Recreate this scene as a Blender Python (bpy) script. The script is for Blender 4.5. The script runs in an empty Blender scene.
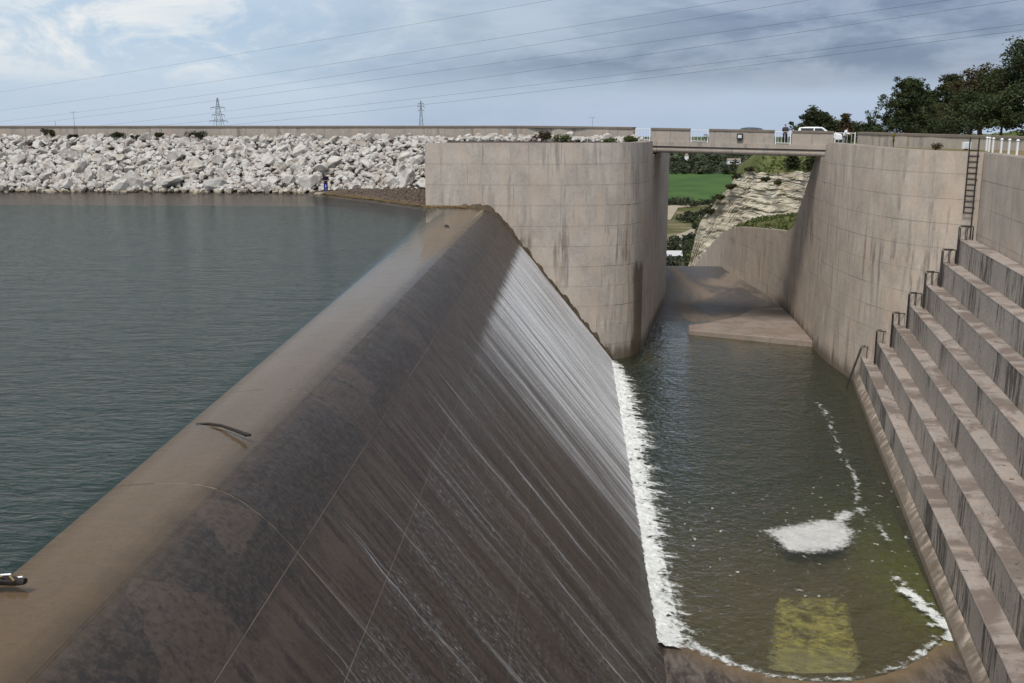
import bpy, bmesh, math, random
from mathutils import Vector, Matrix, noise
R = math.radians
random.seed(7)
scene = bpy.context.scene
COL = scene.collection

# ------------------------------------------------------------------ camera, sky, sun, exposure
cam_d = bpy.data.cameras.new('camera'); cam = bpy.data.objects.new('camera', cam_d); COL.objects.link(cam)
cam_d.sensor_width = 36.0; cam_d.lens = 36.0; cam_d.clip_start = 0.1; cam_d.clip_end = 30000
cam.location = (0, 0, 7.0); cam.rotation_euler = (R(90 - 12.0986), 0, R(3.279))
scene.camera = cam
SUN_EL, SUN_AZ = R(58), math.atan2(-0.38, -0.92)
w = bpy.data.worlds.new('World'); scene.world = w; w.use_nodes = True
sun_d = bpy.data.lights.new('sun', 'SUN'); sun_d.energy = 2.4; sun_d.angle = R(16); sun_d.color = (1.0, 0.95, 0.88)
sun = bpy.data.objects.new('sun', sun_d); COL.objects.link(sun)
sdir = Vector((math.sin(SUN_AZ) * math.cos(SUN_EL), math.cos(SUN_AZ) * math.cos(SUN_EL), math.sin(SUN_EL)))
sun.rotation_euler = (-sdir).to_track_quat('-Z', 'Y').to_euler(); sun.location = (0, 0, 80)
vs = scene.view_settings
vs.view_transform = 'Standard'; vs.look = 'None'; vs.gamma = 1; vs.exposure = 0.5; vs.use_curve_mapping = False
scene.render.engine = 'CYCLES'

# ------------------------------------------------------------------ node helpers
class NT:
    def __init__(s, nt): s.nt = nt; nt.nodes.clear()
    def n(s, typ, ins=None, out=0, **props):
        nd = s.nt.nodes.new(typ)
        for k, v in props.items(): setattr(nd, k, v)
        for k, v in (ins or {}).items():
            sk = nd.inputs[k]
            if isinstance(v, bpy.types.NodeSocket): s.nt.links.new(v, sk)
            elif isinstance(v, tuple) and len(v) == 3 and sk.type == 'RGBA': sk.default_value = (*v, 1)
            else: sk.default_value = v
        return nd.outputs[out] if out is not None else nd
    def math(s, op, a, b=0.0, clamp=False): return s.n('ShaderNodeMath', {0: a, 1: b}, operation=op, use_clamp=clamp)
    def mad(s, a, b, c): return s.n('ShaderNodeMath', {0: a, 1: b, 2: c}, operation='MULTIPLY_ADD')
    def step(s, v, lo, hi, a=0.0, b=1.0):
        return s.n('ShaderNodeMapRange', {0: v, 1: lo, 2: hi, 3: a, 4: b}, interpolation_type='SMOOTHSTEP')
    def mix(s, f, a, b): return s.n('ShaderNodeMix', {0: f, 6: a, 7: b}, out=2, data_type='RGBA')
    def mul(s, c, f): # colour times float
        return s.n('ShaderNodeVectorMath', {0: c, 3: f}, operation='SCALE')
    def pos(s): return s.n('ShaderNodeNewGeometry')
    def sc(s, v, xyz): return s.n('ShaderNodeVectorMath', {0: v, 1: xyz}, operation='MULTIPLY')
    def noise(s, v, scale, detail=4.0, rough=0.55, dist=0.0):
        return s.n('ShaderNodeTexNoise', {'Vector': v, 'Scale': scale, 'Detail': detail, 'Roughness': rough, 'Distortion': dist})
    def sep(s, v): return s.n('ShaderNodeSeparateXYZ', {0: v}, out=None).outputs
    def bump(s, h, strength=0.3, dist=0.05): return s.n('ShaderNodeBump', {'Height': h, 'Strength': strength, 'Distance': dist})
    def pbsdf(s, col, rough=0.8, normal=None, spec=0.3, **kw):
        ins = {'Base Color': col, 'Roughness': rough, 'Specular IOR Level': spec}
        if normal is not None: ins['Normal'] = normal
        ins.update(kw)
        return s.n('ShaderNodeBsdfPrincipled', ins)
    def out(s, surf, vol=None):
        o = s.n('ShaderNodeOutputMaterial', {'Surface': surf} if surf is not None else {}, out=None)
        if vol is not None: s.nt.links.new(vol, o.inputs['Volume'])
def newmat(name):
    m = bpy.data.materials.new(name); m.use_nodes = True
    return m, NT(m.node_tree)

# ------------------------------------------------------------------ world
t = NT(w.node_tree)
sky = t.n('ShaderNodeTexSky', sky_type='NISHITA', sun_disc=False, sun_elevation=SUN_EL, sun_rotation=SUN_AZ)
D = t.n('ShaderNodeTexCoord', out=0)
D = t.n('ShaderNodeVectorMath', {0: D}, operation='NORMALIZE')
dx, dy, dz = t.sep(D)
Ds = t.sc(D, (1.0, 1.0, 3.2))
nA = t.noise(t.sc(D, (1.0, 1.0, 5.0)), 3.1, 6, 0.58, 0.5)
nB = t.noise(Ds, 7.5, 6, 0.6, 0.3)
az = t.mad(dx, -1.0, 0.0)                                  # brighter cloud on the sunward (left) side
az = t.math('ADD', az, t.mad(nA, 0.5, -0.25))
side = t.step(az, -0.16, 0.36)
dark = t.mix(t.step(nB, 0.38, 0.62), (1.35, 1.8, 2.75), (2.6, 3.1, 4.1))
light = t.mix(t.step(nA, 0.35, 0.65), (3.6, 4.7, 6.0), (4.4, 5.2, 6.1))
c = t.mix(side, dark, light)
low = t.step(t.math('ADD', dz, t.mad(nB, 0.05, -0.025)), 0.018, 0.05, 1.0, 0.0)
c = t.mix(t.math('MULTIPLY', low, t.mad(side, -0.5, 0.9)), c, (3.7, 4.5, 5.8))
cum = t.math('MULTIPLY', t.step(t.noise(t.sc(D, (1, 1, 2.4)), 9.0, 7, 0.62, 0.5), 0.45, 0.62), t.step(az, 0.10, 0.40))
cum = t.math('MULTIPLY', cum, t.step(dz, 0.02, 0.07))
c = t.mix(cum, c, (6.6, 6.7, 6.7))
high = t.step(dz, 0.12, 0.55)                              # the overcast evens out to grey overhead
c = t.mix(t.math('MULTIPLY', high, 0.85), c, t.mix(nB, (4.2, 4.5, 5.0), (5.8, 6.0, 6.2)))
c = t.mix(0.90, sky, c)
bg = t.n('ShaderNodeBackground', {0: c, 1: 0.092})
t.n('ShaderNodeOutputWorld', {0: bg}, out=None)

# ------------------------------------------------------------------ mesh helpers
def mobj(name, verts, faces, mat, parent=None, smooth=False):
    me = bpy.data.meshes.new(name); me.from_pydata([tuple(v) for v in verts], [], faces); me.update()
    if smooth: me.polygons.foreach_set('use_smooth', [True] * len(me.polygons))
    if mat: me.materials.append(mat)
    o = bpy.data.objects.new(name, me); COL.objects.link(o)
    if parent: o.parent = parent
    return o
def empty(name, loc=(0, 0, 0)):
    o = bpy.data.objects.new(name, None); COL.objects.link(o); o.location = loc; o.empty_display_size = 0.2
    return o
def tag(o, label=None, cat=None, group=None, kind=None):
    if label: o['label'] = label
    if cat: o['category'] = cat
    if group: o['group'] = group
    if kind: o['kind'] = kind
    return o
class MB:
    def __init__(s): s.v = []; s.f = []
    def add(s, vs_, fs):
        b = len(s.v); s.v += [tuple(v) for v in vs_]; s.f += [tuple(i + b for i in f) for f in fs]; return s
    def box(s, x0, x1, y0, y1, z0, z1, M=None):
        p = [Vector((x, y, z)) for z in (z0, z1) for x, y in ((x0, y0), (x1, y0), (x1, y1), (x0, y1))]
        if M is not None: p = [M @ q for q in p]
        return s.add(p, [(3, 2, 1, 0), (4, 5, 6, 7), (0, 1, 5, 4), (1, 2, 6, 5), (2, 3, 7, 6), (3, 0, 4, 7)])
    def hexa(s, bot, top):
        return s.add(list(bot) + list(top), [(3, 2, 1, 0), (4, 5, 6, 7), (0, 1, 5, 4), (1, 2, 6, 5), (2, 3, 7, 6), (3, 0, 4, 7)])
    def tube(s, pts, r, n=6, r1=None):
        pts = [Vector(p) for p in pts]; k = len(pts); vs_ = []; fs = []
        for i, p in enumerate(pts):
            d = (pts[min(i + 1, k - 1)] - pts[max(i - 1, 0)]).normalized()
            a = d.cross(Vector((0.13, 0.21, 1))) if abs(d.z) < 0.97 else d.cross(Vector((1, 0.1, 0)))
            a.normalize(); b = d.cross(a)
            rr = r if r1 is None else r + (r1 - r) * i / (k - 1)
            for j in range(n):
                q = 2 * math.pi * j / n; vs_.append(p + (a * math.cos(q) + b * math.sin(q)) * rr)
        for i in range(k - 1):
            for j in range(n):
                fs.append((i * n + j, i * n + (j + 1) % n, (i + 1) * n + (j + 1) % n, (i + 1) * n + j))
        fs.append(tuple(range(n - 1, -1, -1))); fs.append(tuple(range((k - 1) * n, k * n)))
        return s.add(vs_, fs)
    def prism(s, poly, z0, z1):
        n = len(poly)
        return s.add([(x, y, z0) for x, y in poly] + [(x, y, z1) for x, y in poly],
                     [tuple(range(n - 1, -1, -1)), tuple(range(n, 2 * n))] + [(i, (i + 1) % n, n + (i + 1) % n, n + i) for i in range(n)])
    def build(s, name, mat, parent=None, smooth=False): return mobj(name, s.v, s.f, mat, parent, smooth)
def chaikin(p, it=2):
    for _ in range(it):
        q = [p[0]]
        for a, b in zip(p, p[1:]):
            q += [tuple(a[i] * .75 + b[i] * .25 for i in range(len(a))), tuple(a[i] * .25 + b[i] * .75 for i in range(len(a)))]
        p = q + [p[-1]]
    return p
class Path:
    def __init__(s, pts):
        s.p = pts; s.s = [0]
        for a, b in zip(pts, pts[1:]): s.s.append(s.s[-1] + math.hypot(b[0] - a[0], b[1] - a[1]))
        s.L = s.s[-1]
    def at(s, d):
        d = min(max(d, 0), s.L - 1e-6); i = 0
        while s.s[i + 1] < d: i += 1
        f = (d - s.s[i]) / (s.s[i + 1] - s.s[i]); a, b = s.p[i], s.p[i + 1]
        return a[0] + (b[0] - a[0]) * f, a[1] + (b[1] - a[1]) * f
    def nrm(s, d, sg):
        a, b = s.at(d - 0.4), s.at(d + 0.4); l = math.hypot(b[0] - a[0], b[1] - a[1])
        return sg * (b[1] - a[1]) / l, -sg * (b[0] - a[0]) / l
def lerp_tab(tab, x):
    if x <= tab[0][0]: return tab[0][1]
    for (a, b), (c_, d) in zip(tab, tab[1:]):
        if x <= c_: return b + (d - b) * (x - a) / (c_ - a)
    return tab[-1][1]
def nz(x, y, z=0.0): return noise.noise(Vector((x, y, z)))
def fbm(x, y, z=0.0, o=4): return noise.fractal(Vector((x, y, z)), 1.0, 2.0, o)

POOL = -13.3
# ------------------------------------------------------------------ materials
def concrete(name, base, dark=(0.10, 0.085, 0.075), streak=0.5, dirt=None, dirtamt=0.6, blotch=0.35, rnd=0.16, grain=1.0, wet=False):
    m, t = newmat(name); g = t.n('ShaderNodeNewGeometry', out=None); P = g.outputs['Position']
    n1 = t.noise(P, 0.42, 6, 0.6); n2 = t.noise(t.sc(P, (1.0, 1.0, 0.09)), 1.7, 6, 0.62); n3 = t.noise(P, 4.2 * grain, 7, 0.74)
    n4 = t.noise(t.sc(P, (1, 1, 0.35)), 0.9, 5, 0.6, 0.5)
    oi = t.n('ShaderNodeObjectInfo', out=4)
    val = t.math('ADD', t.mad(n1, blotch * 2, 1 - blotch), t.mad(n3, 0.6, -0.30))
    val = t.math('ADD', val, t.mad(oi, rnd, -rnd / 2))
    col = t.mul(base, val)
    col = t.mix(t.math('MULTIPLY', t.step(n4, 0.42, 0.68), 0.45), col, (base[0] * 1.12, base[1] * 0.98, base[2] * 0.88))
    st = t.math('MULTIPLY', t.step(n2, 0.50, 0.66), t.step(n1, 0.38, 0.60))
    nzv = t.sep(g.outputs['Normal'])[2]; flat = t.step(nzv, 0.5, 0.8)
    st = t.math('MULTIPLY', st, t.math('SUBTRACT', 1.0, flat))
    col = t.mix(t.math('MULTIPLY', st, streak), col, dark)
    if wet:                                                # algae and wet stain just above the pool, one old leak
        zz = t.sep(P)[2]; xx = t.sep(P)[0]; yy = t.sep(P)[1]
        f = t.math('MULTIPLY', t.step(t.math('ADD', zz, t.mad(n2, -3.0, 1.3)), POOL + 1.3, POOL + 0.1), t.step(yy, 125, 112))
        col = t.mix(t.math('MULTIPLY', f, 0.8), col, (0.085, 0.065, 0.045))
        lk = t.math('MULTIPLY', t.step(t.math('ABSOLUTE', t.math('SUBTRACT', yy, t.mad(n4, 0.8, 90.0))), 1.5, 0.9), t.step(t.math('ADD', zz, t.mad(n2, 3, -1.5)), -5.0, -5.6))
        col = t.mix(t.math('MULTIPLY', t.math('MULTIPLY', lk, t.step(xx, 8.5, 8.0)), 0.8), col, (0.10, 0.066, 0.042))
        wl = t.math('MULTIPLY', t.step(t.math('ADD', n2, t.mad(n1, .6, -.3)), 0.54, 0.64), t.step(t.math('ABSOLUTE', t.math('ADD', zz, t.mad(n4, 1.5, 2.6))), 2.4, 0.4))
        col = t.mix(t.math('MULTIPLY', wl, 0.4), col, (0.12, 0.095, 0.075))
    if dirt:
        n5 = t.noise(P, 0.33, 7, 0.65, 0.6)
        f = t.math('MULTIPLY', t.math('MULTIPLY', t.step(n5, 0.45, 0.58), flat), dirtamt)
        col = t.mix(f, col, dirt)
        sp = t.math('MULTIPLY', t.step(t.noise(P, 3.2, 3, 0.5), 0.66, 0.7), t.math('MULTIPLY', flat, dirtamt))
        col = t.mix(sp, col, (0.07, 0.055, 0.045))
    b = t.bump(t.math('ADD', n3, t.math('MULTIPLY', n1, 0.6)), 0.35, 0.03)
    t.out(t.pbsdf(col, 0.88, b, 0.25)); return m
M_wall = concrete('abutment_concrete', (0.43, 0.388, 0.345), blotch=0.5, streak=0.5, rnd=0.16, wet=True)
M_wallr = concrete('channel_wall_concrete', (0.47, 0.405, 0.342), blotch=0.5, streak=0.46, rnd=0.14, wet=True)
M_core = concrete('joint_concrete', (0.24, 0.215, 0.19), streak=0.2)
M_step = concrete('stained_step_concrete', (0.30, 0.262, 0.235), dark=(0.035, 0.03, 0.028), streak=0.0, dirt=(0.125, 0.098, 0.082), dirtamt=0.8)
M_par = concrete('parapet_concrete', (0.38, 0.345, 0.305), streak=0.6, rnd=0.2)
M_cope = concrete('coping_concrete', (0.19, 0.165, 0.14), streak=0.2)
M_slab = concrete('slab_concrete', (0.25, 0.21, 0.18), streak=0.4, dirt=(0.17, 0.125, 0.095), dirtamt=0.6)

# risers: black algae runs hanging from each tread edge
def riser_mat():
    m, t = newmat('algae_streaked_riser'); g = t.n('ShaderNodeNewGeometry', out=None); P = g.outputs['Position']
    n1 = t.noise(P, 0.4, 6, 0.6); n3 = t.noise(P, 8, 6, 0.7)
    n2 = t.noise(t.sc(P, (2.4, 2.4, 0.3)), 1.5, 7, 0.7); n6 = t.noise(t.sc(P, (1, 1, 0.15)), 0.35, 3, 0.5)
    oi = t.n('ShaderNodeObjectInfo', out=4)
    col = t.mul((0.42, 0.37, 0.325), t.math('ADD', t.mad(n1, 0.6, 0.7), t.mad(oi, 0.25, -0.12)))
    col = t.mix(t.step(n3, 0.45, 0.7), col, (0.22, 0.19, 0.165))
    amt = t.math('ADD', n2, t.mad(n6, 0.9, -0.46))
    col = t.mix(t.math('MULTIPLY', t.step(amt, 0.49, 0.64), 0.78), col, (0.032, 0.027, 0.024))
    t.out(t.pbsdf(col, 0.88, t.bump(t.math('ADD', n3, n2), 0.4, 0.03), 0.25)); return m
M_riser = riser_mat()

def weir_mat():
    m, t = newmat('wet_weir_concrete'); P = t.n('ShaderNodeNewGeometry', out=0); x, y, z = t.sep(P)
    n1 = t.noise(P, 0.28, 6, 0.62, 0.4); n2 = t.noise(P, 1.3, 6, 0.65); n3 = t.noise(P, 11, 6, 0.75)
    fl = t.noise(t.sc(P, (0.18, 2.6, 0.18)), 1.6, 6, 0.62)          # along the flow
    xe = t.math('ADD', x, t.mad(n2, 0.9, -0.45))
    g2 = t.noise(P, 6.5, 8, 0.8)
    silt = t.mix(n1, (0.150, 0.094, 0.050), (0.092, 0.064, 0.040))
    algae = t.mix(t.step(g2, 0.42, 0.62), (0.042, 0.032, 0.026), (0.118, 0.088, 0.067))
    brown = t.mix(t.step(fl, 0.35, 0.65), (0.058, 0.040, 0.031), (0.150, 0.104, 0.079))
    brown = t.mix(t.math('MULTIPLY', t.step(g2, 0.50, 0.64), 0.6), brown, (0.21, 0.155, 0.122))
    body = t.mix(t.step(xe, -5.7, -5.2), algae, brown)
    vor = t.n('ShaderNodeTexVoronoi', {'Vector': t.n('ShaderNodeVectorMath', {0: P, 1: t.mul(t.n('ShaderNodeTexNoise', {'Vector': P, 'Scale': 0.9, 'Detail': 4.0}, out=1), 0.9)}, operation='ADD'), 'Scale': 0.55}, out=1)
    peel = t.math('MULTIPLY', t.step(t.sep(vor)[0], 0.87, 0.89), t.step(x, -4.6, -4.9))
    peel = t.math('MULTIPLY', peel, t.step(y, 46.0, 34.0))
    body = t.mix(t.math('MULTIPLY', t.math('MULTIPLY', peel, 0.62), t.step(g2, 0.30, 0.55)), body, (0.17, 0.118, 0.088))
    oi = t.n('ShaderNodeObjectInfo', out=4)
    body = t.mul(body, t.mad(oi, 0.62, 0.60))
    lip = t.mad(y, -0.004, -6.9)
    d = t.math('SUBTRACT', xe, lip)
    silt = t.mix(t.step(z, -0.20, -0.62), silt, (0.014, 0.026, 0.022))      # dark teal with depth: light lost in the water, painted into the panel
    silt = t.mix(t.math('MULTIPLY', t.step(g2, 0.48, 0.62), t.step(d, -2.0, -0.3, 0.1, 0.6)), silt, (0.06, 0.046, 0.036))
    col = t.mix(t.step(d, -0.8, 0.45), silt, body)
    rough = t.step(t.math('ADD', n3, n2), 0.8, 1.25, 0.32, 0.6)
    t.out(t.pbsdf(col, rough, t.bump(t.math('ADD', t.math('MULTIPLY', n3, 0.6), fl), 0.5, 0.04), 0.5)); return m
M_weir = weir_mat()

def film_mat():
    m, t = newmat('thin_flowing_water'); P = t.n('ShaderNodeNewGeometry', out=0); x, y, z = t.sep(P)
    # position along the flow / across it
    F = t.n('ShaderNodeCombineXYZ', {0: t.math('MULTIPLY', t.math('SUBTRACT', x, z), 0.5), 1: y, 2: 0.0})
    wob = t.mad(t.noise(t.sc(F, (0.5, 0.5, 0)), 1.0, 3), 0.5, -0.25)
    Fw = t.n('ShaderNodeVectorMath', {0: F, 1: t.n('ShaderNodeCombineXYZ', {0: 0.0, 1: wob, 2: 0.0})}, operation='ADD')
    s1 = t.noise(t.sc(Fw, (0.10, 2.2, 1)), 1.5, 7, 0.72)
    s2 = t.noise(t.sc(Fw, (0.04, 0.55, 1)), 1.3, 4, 0.6)
    gr = t.noise(t.sc(Fw, (1.5, 6.0, 1)), 4.5, 5, 0.75)
    start = t.step(t.math('ADD', x, t.mad(s1, 1.4, -0.7)), -4.35, -3.9)
    far = t.step(t.math('ADD', y, t.mad(s2, 26, -13)), 40.0, 66.0)
    sheet = t.math('MULTIPLY', t.math('MULTIPLY', far, start), t.math('ADD', t.mad(t.step(s1, 0.35, 0.65), 0.95, 0.14), t.mad(s2, 0.9, -0.36)))
    thin = t.math('MULTIPLY', t.step(s1, 0.50, 0.82), t.step(s2, 0.47, 0.62))
    thin = t.math('MULTIPLY', thin, t.step(x, -5.4, -4.2, 0.0, 1.0))
    speck = t.math('MULTIPLY', t.math('MULTIPLY', t.step(gr, 0.52, 0.70), start), t.step(s2, 0.38, 0.62, 0.03, 0.5))
    foam = t.math('MAXIMUM', t.math('MAXIMUM', sheet, thin), speck)
    foam = t.math('MULTIPLY', foam, t.step(gr, 0.30, 0.6, 0.3, 1.15), clamp=True)
    wave = t.noise(t.sc(Fw, (0.9, 1.7, 1)), 1.5, 5, 0.6, 0.4)
    nrm = t.bump(t.math('ADD', t.math('MULTIPLY', wave, 0.9), t.math('MULTIPLY', s1, 0.5)), 0.55, 0.10)
    fr = t.math('MULTIPLY', t.n('ShaderNodeFresnel', {'IOR': 1.2}), t.step(x, -5.2, -3.4, 0.14, 0.36))
    clear = t.n('ShaderNodeMixShader', {0: fr, 1: t.n('ShaderNodeBsdfTransparent', {0: (0.9, 0.9, 0.9)}), 2: t.n('ShaderNodeBsdfGlossy', {0: (1, 1, 1), 'Roughness': 0.28, 'Normal': nrm})})
    white = t.pbsdf((0.80, 0.81, 0.83), 0.5, nrm, 0.3)
    t.out(t.n('ShaderNodeMixShader', {0: foam, 1: clear, 2: white})); return m
M_film = film_mat()

def water_mat(name, tint, scale, stretch, strength, dist, rough=0.03, murk=None, calm=None, vol=None):
    m, t = newmat(name); P = t.n('ShaderNodeNewGeometry', out=0); x, y, z = t.sep(P)
    a = t.noise(t.sc(P, stretch), scale, 4, 0.55, 0.6); b = t.noise(t.sc(P, stretch), scale * 0.27, 3, 0.5); c2 = t.noise(t.sc(P, (1, 1, 1)), 0.05, 3, 0.5)
    h = t.math('ADD', a, t.math('MULTIPLY', b, 1.4))
    if calm:                                              # ripples die out over the shallow crest and far under the shore
        h = t.math('MULTIPLY', h, t.math('MULTIPLY', t.step(t.math('ADD', x, t.mad(y, 0.034, 0)), -8.6, -7.9, 1.0, 0.05), t.step(t.math('ADD', y, t.mad(c2, 40, -20)), 84, 104, 1.0, 0.7)))
    nrm = t.bump(h, strength, dist)
    fr = t.n('ShaderNodeFresnel', {'IOR': 1.33, 'Normal': nrm})
    if calm: fr = t.math('MULTIPLY', fr, 0.68)
    body = t.n('ShaderNodeBsdfTransparent', {0: tint})
    if murk: body = t.n('ShaderNodeMixShader', {0: murk[1], 1: body, 2: t.n('ShaderNodeBsdfDiffuse', {0: t.mix(b, murk[0], tuple(k * 1.5 for k in murk[0]))})})
    s = t.n('ShaderNodeMixShader', {0: fr, 1: body, 2: t.n('ShaderNodeBsdfGlossy', {0: (1, 1, 1), 'Roughness': rough, 'Normal': nrm})})
    t.out(s, t.n('ShaderNodeVolumeAbsorption', {0: vol[0], 1: vol[1]}) if vol else None); return m
M_res = water_mat('reservoir_water', (0.94, 0.93, 0.88), 3.4, (0.6, 1.3, 1), 0.7, 0.13, 0.10, calm=True)
M_pool = water_mat('pool_water', (0.85, 0.86, 0.68), 2.4, (1, 1, 1), 1.0, 0.17, 0.06, murk=((0.016, 0.026, 0.012), 0.30))

def simple(name, col, rough=0.7, spec=0.3, var=0.25, scale=3.0, bump=0.2, metallic=0.0, bd=0.03, rnd=0.0):
    m, t = newmat(name); P = t.n('ShaderNodeNewGeometry', out=0)
    n1 = t.noise(P, scale, 5, 0.6); v = t.mad(n1, var * 2, 1 - var)
    if rnd: v = t.math('ADD', v, t.mad(t.n('ShaderNodeObjectInfo', out=4), rnd, -rnd / 2))
    t.out(t.pbsdf(t.mul(col, v), rough, t.bump(n1, bump, bd) if bump else None, spec, Metallic=metallic)); return m
M_metal = simple('dark_steel', (0.045, 0.042, 0.04), 0.5, 0.4, 0.3, 6, 0.05, 0.5)
M_white = simple('white_paint', (0.72, 0.73, 0.74), 0.5, 0.4, 0.12, 5, 0.03)
M_foamw = simple('white_foam', (0.80, 0.81, 0.80), 0.7, 0.2, 0.10, 7, 0.8, bd=0.06)
M_foamg = simple('grey_foam', (0.62, 0.63, 0.63), 0.7, 0.2, 0.16, 1.6, 0.7, bd=0.05)
M_bed = simple('deep_reservoir', (0.012, 0.030, 0.028), 1.0, 0.0, 0.2, 0.05, 0)
M_soil = simple('dark_gravel', (0.075, 0.06, 0.05), 0.95, 0.1, 0.5, 2.5, 0.9, bd=0.1)
M_reed = simple('dry_reed_debris', (0.22, 0.16, 0.08), 0.95, 0.1, 0.6, 4, 0.9, bd=0.1)
M_moss = simple('wet_moss', (0.075, 0.058, 0.04), 0.85, 0.2, 0.6, 2.5, 1.0, bd=0.1)
M_wood = simple('wet_wood', (0.014, 0.010, 0.008), 0.7, 0.4, 0.5, 9, 0.6)
M_road = simple('asphalt', (0.055, 0.055, 0.055), 0.9, 0.2, 0.2, 4, 0.2)
M_lattice = simple('galvanised_steel', (0.24, 0.26, 0.29), 0.6, 0.3, 0.1, 1, 0, 0.2)  # lighter bluish tint puts the pylons' distance haze into the steel colour
M_wire = simple('aluminium_wire', (0.10, 0.11, 0.13), 0.6, 0.3, 0.1, 1, 0)
M_bark = simple('bark', (0.09, 0.065, 0.045), 0.95, 0.1, 0.4, 5, 0.8)
M_glass = simple('car_glass', (0.02, 0.025, 0.03), 0.08, 0.6, 0.05, 1, 0)
M_tyre = simple('tyre_rubber', (0.02, 0.02, 0.02), 0.85, 0.2, 0.1, 8, 0.1)
M_rim = simple('wheel_metal', (0.35, 0.35, 0.36), 0.35, 0.5, 0.05, 5, 0, 0.8)
M_lamp = simple('lamp_glass', (0.55, 0.60, 0.65), 0.2, 0.5, 0.1, 5, 0)
M_skin = simple('skin', (0.42, 0.25, 0.18), 0.6, 0.3, 0.05, 9, 0)
def cloth(name, c_): return simple(name, c_, 0.9, 0.1, 0.25, 9, 0.4)

def rock_mat():
    m, t = newmat('white_limestone'); P = t.n('ShaderNodeNewGeometry', out=0)
    n1 = t.noise(P, 1.1, 6, 0.62); n2 = t.noise(P, 6, 6, 0.7); oi = t.n('ShaderNodeObjectInfo', out=4)
    v = t.math('ADD', t.mad(n2, 0.35, 0.80), t.mad(oi, 0.44, -0.24))
    col = t.mix(t.step(n1, 0.42, 0.64), (0.63, 0.61, 0.58), (0.44, 0.395, 0.345))
    col = t.mix(t.math('MULTIPLY', t.step(t.sep(P)[2], 0.45, 0.0), 0.6), col, (0.33, 0.25, 0.13))   # waterline stain
    t.out(t.pbsdf(t.mul(col, v), 0.92, t.bump(n2, 0.6, 0.06), 0.15)); return m
M_rock = rock_mat()
def leaf_mat(name, a, b, sc_=0.6):
    m, t = newmat(name); P = t.n('ShaderNodeNewGeometry', out=None)
    n1 = t.noise(P.outputs[0], sc_, 4, 0.6); r = P.outputs['Random Per Island']
    col = t.mul(t.mix(t.step(n1, 0.35, 0.65), a, b), t.mad(r, 0.9, 0.55))
    d = t.pbsdf(col, 0.75, None, 0.2); tr = t.n('ShaderNodeBsdfTranslucent', {0: col})
    t.out(t.n('ShaderNodeMixShader', {0: 0.25, 1: d, 2: tr})); return m
M_pine = leaf_mat('pine_needles', (0.032, 0.048, 0.020), (0.066, 0.082, 0.034))
M_leafb = leaf_mat('brownish_leaves', (0.095, 0.07, 0.032), (0.05, 0.05, 0.02))
M_leafg = leaf_mat('dark_green_leaves', (0.028, 0.040, 0.016), (0.06, 0.068, 0.028))
M_grassl = leaf_mat('grass_blades', (0.07, 0.10, 0.028), (0.11, 0.125, 0.045), 0.5)
M_shrub = leaf_mat('shrub_leaves', (0.045, 0.055, 0.025), (0.085, 0.075, 0.035), 0.5)

# ------------------------------------------------------------------ constants of the place
def lip(y): return -8.9 - 0.034 * y
CX = -7.6
def weir_z(x):
    d = x - CX
    if d <= -0.2: return -0.1 - 0.055 * (d + 0.2) ** 2
    if d <= 0: return -0.1
    if d <= 2.05: return -0.1 - 0.308 * d * d
    z = -1.394 - 1.264 * (d - 2.05)
    return z
LP = Path(chaikin([(-12.2, 86), (-6, 86), (-1, 86.2), (3, 87), (5.4, 88.6), (6.6, 91.5), (7.4, 96.5), (8.6, 104), (10.2, 113), (11.8, 124), (12.2, 146)], 2))
RP = Path(chaikin([(27.5, 71.2), (25.6, 73.3), (24.2, 75.6), (23.2, 78.6), (22.6, 82.5), (22.2, 87.5), (22.3, 93), (23, 103), (23.6, 114), (23.2, 124), (22, 136), (21.3, 146), (21, 190)], 2))

# ------------------------------------------------------------------ water, beds, floors
tag(mobj('reservoir_bed', [(-700, -300, -1.3), (-7.9, -300, -1.3), (-7.9, 104, -1.3), (-700, 104, -1.3)], [(0, 1, 2, 3)], M_bed), kind='structure')
xs = [-700, -300, -100, -40, -20, -14, -12] + [-11.4 + 0.2 * i for i in range(13)] + [-8.9 + 0.1 * i for i in range(20)]
ys = [-300, -100, 0, 20, 40, 60, 75, 85.95, 95, 104]
def rz(x):
    f = min(1, max(0, (x + 8.7) / 1.8)); f = f * f * (3 - 2 * f)
    return (weir_z(x) + 0.018) * f
V = [(x, y, rz(x)) for y in ys for x in xs]; n = len(xs)
tag(mobj('reservoir_water', V, [(j * n + i, j * n + i + 1, (j + 1) * n + i + 1, (j + 1) * n + i) for j in range(len(ys) - 1) for i in range(n - 1)
    if not (ys[j] >= 85.9 and xs[i] >= -12.1)], M_res, smooth=True), kind='structure')
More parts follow.
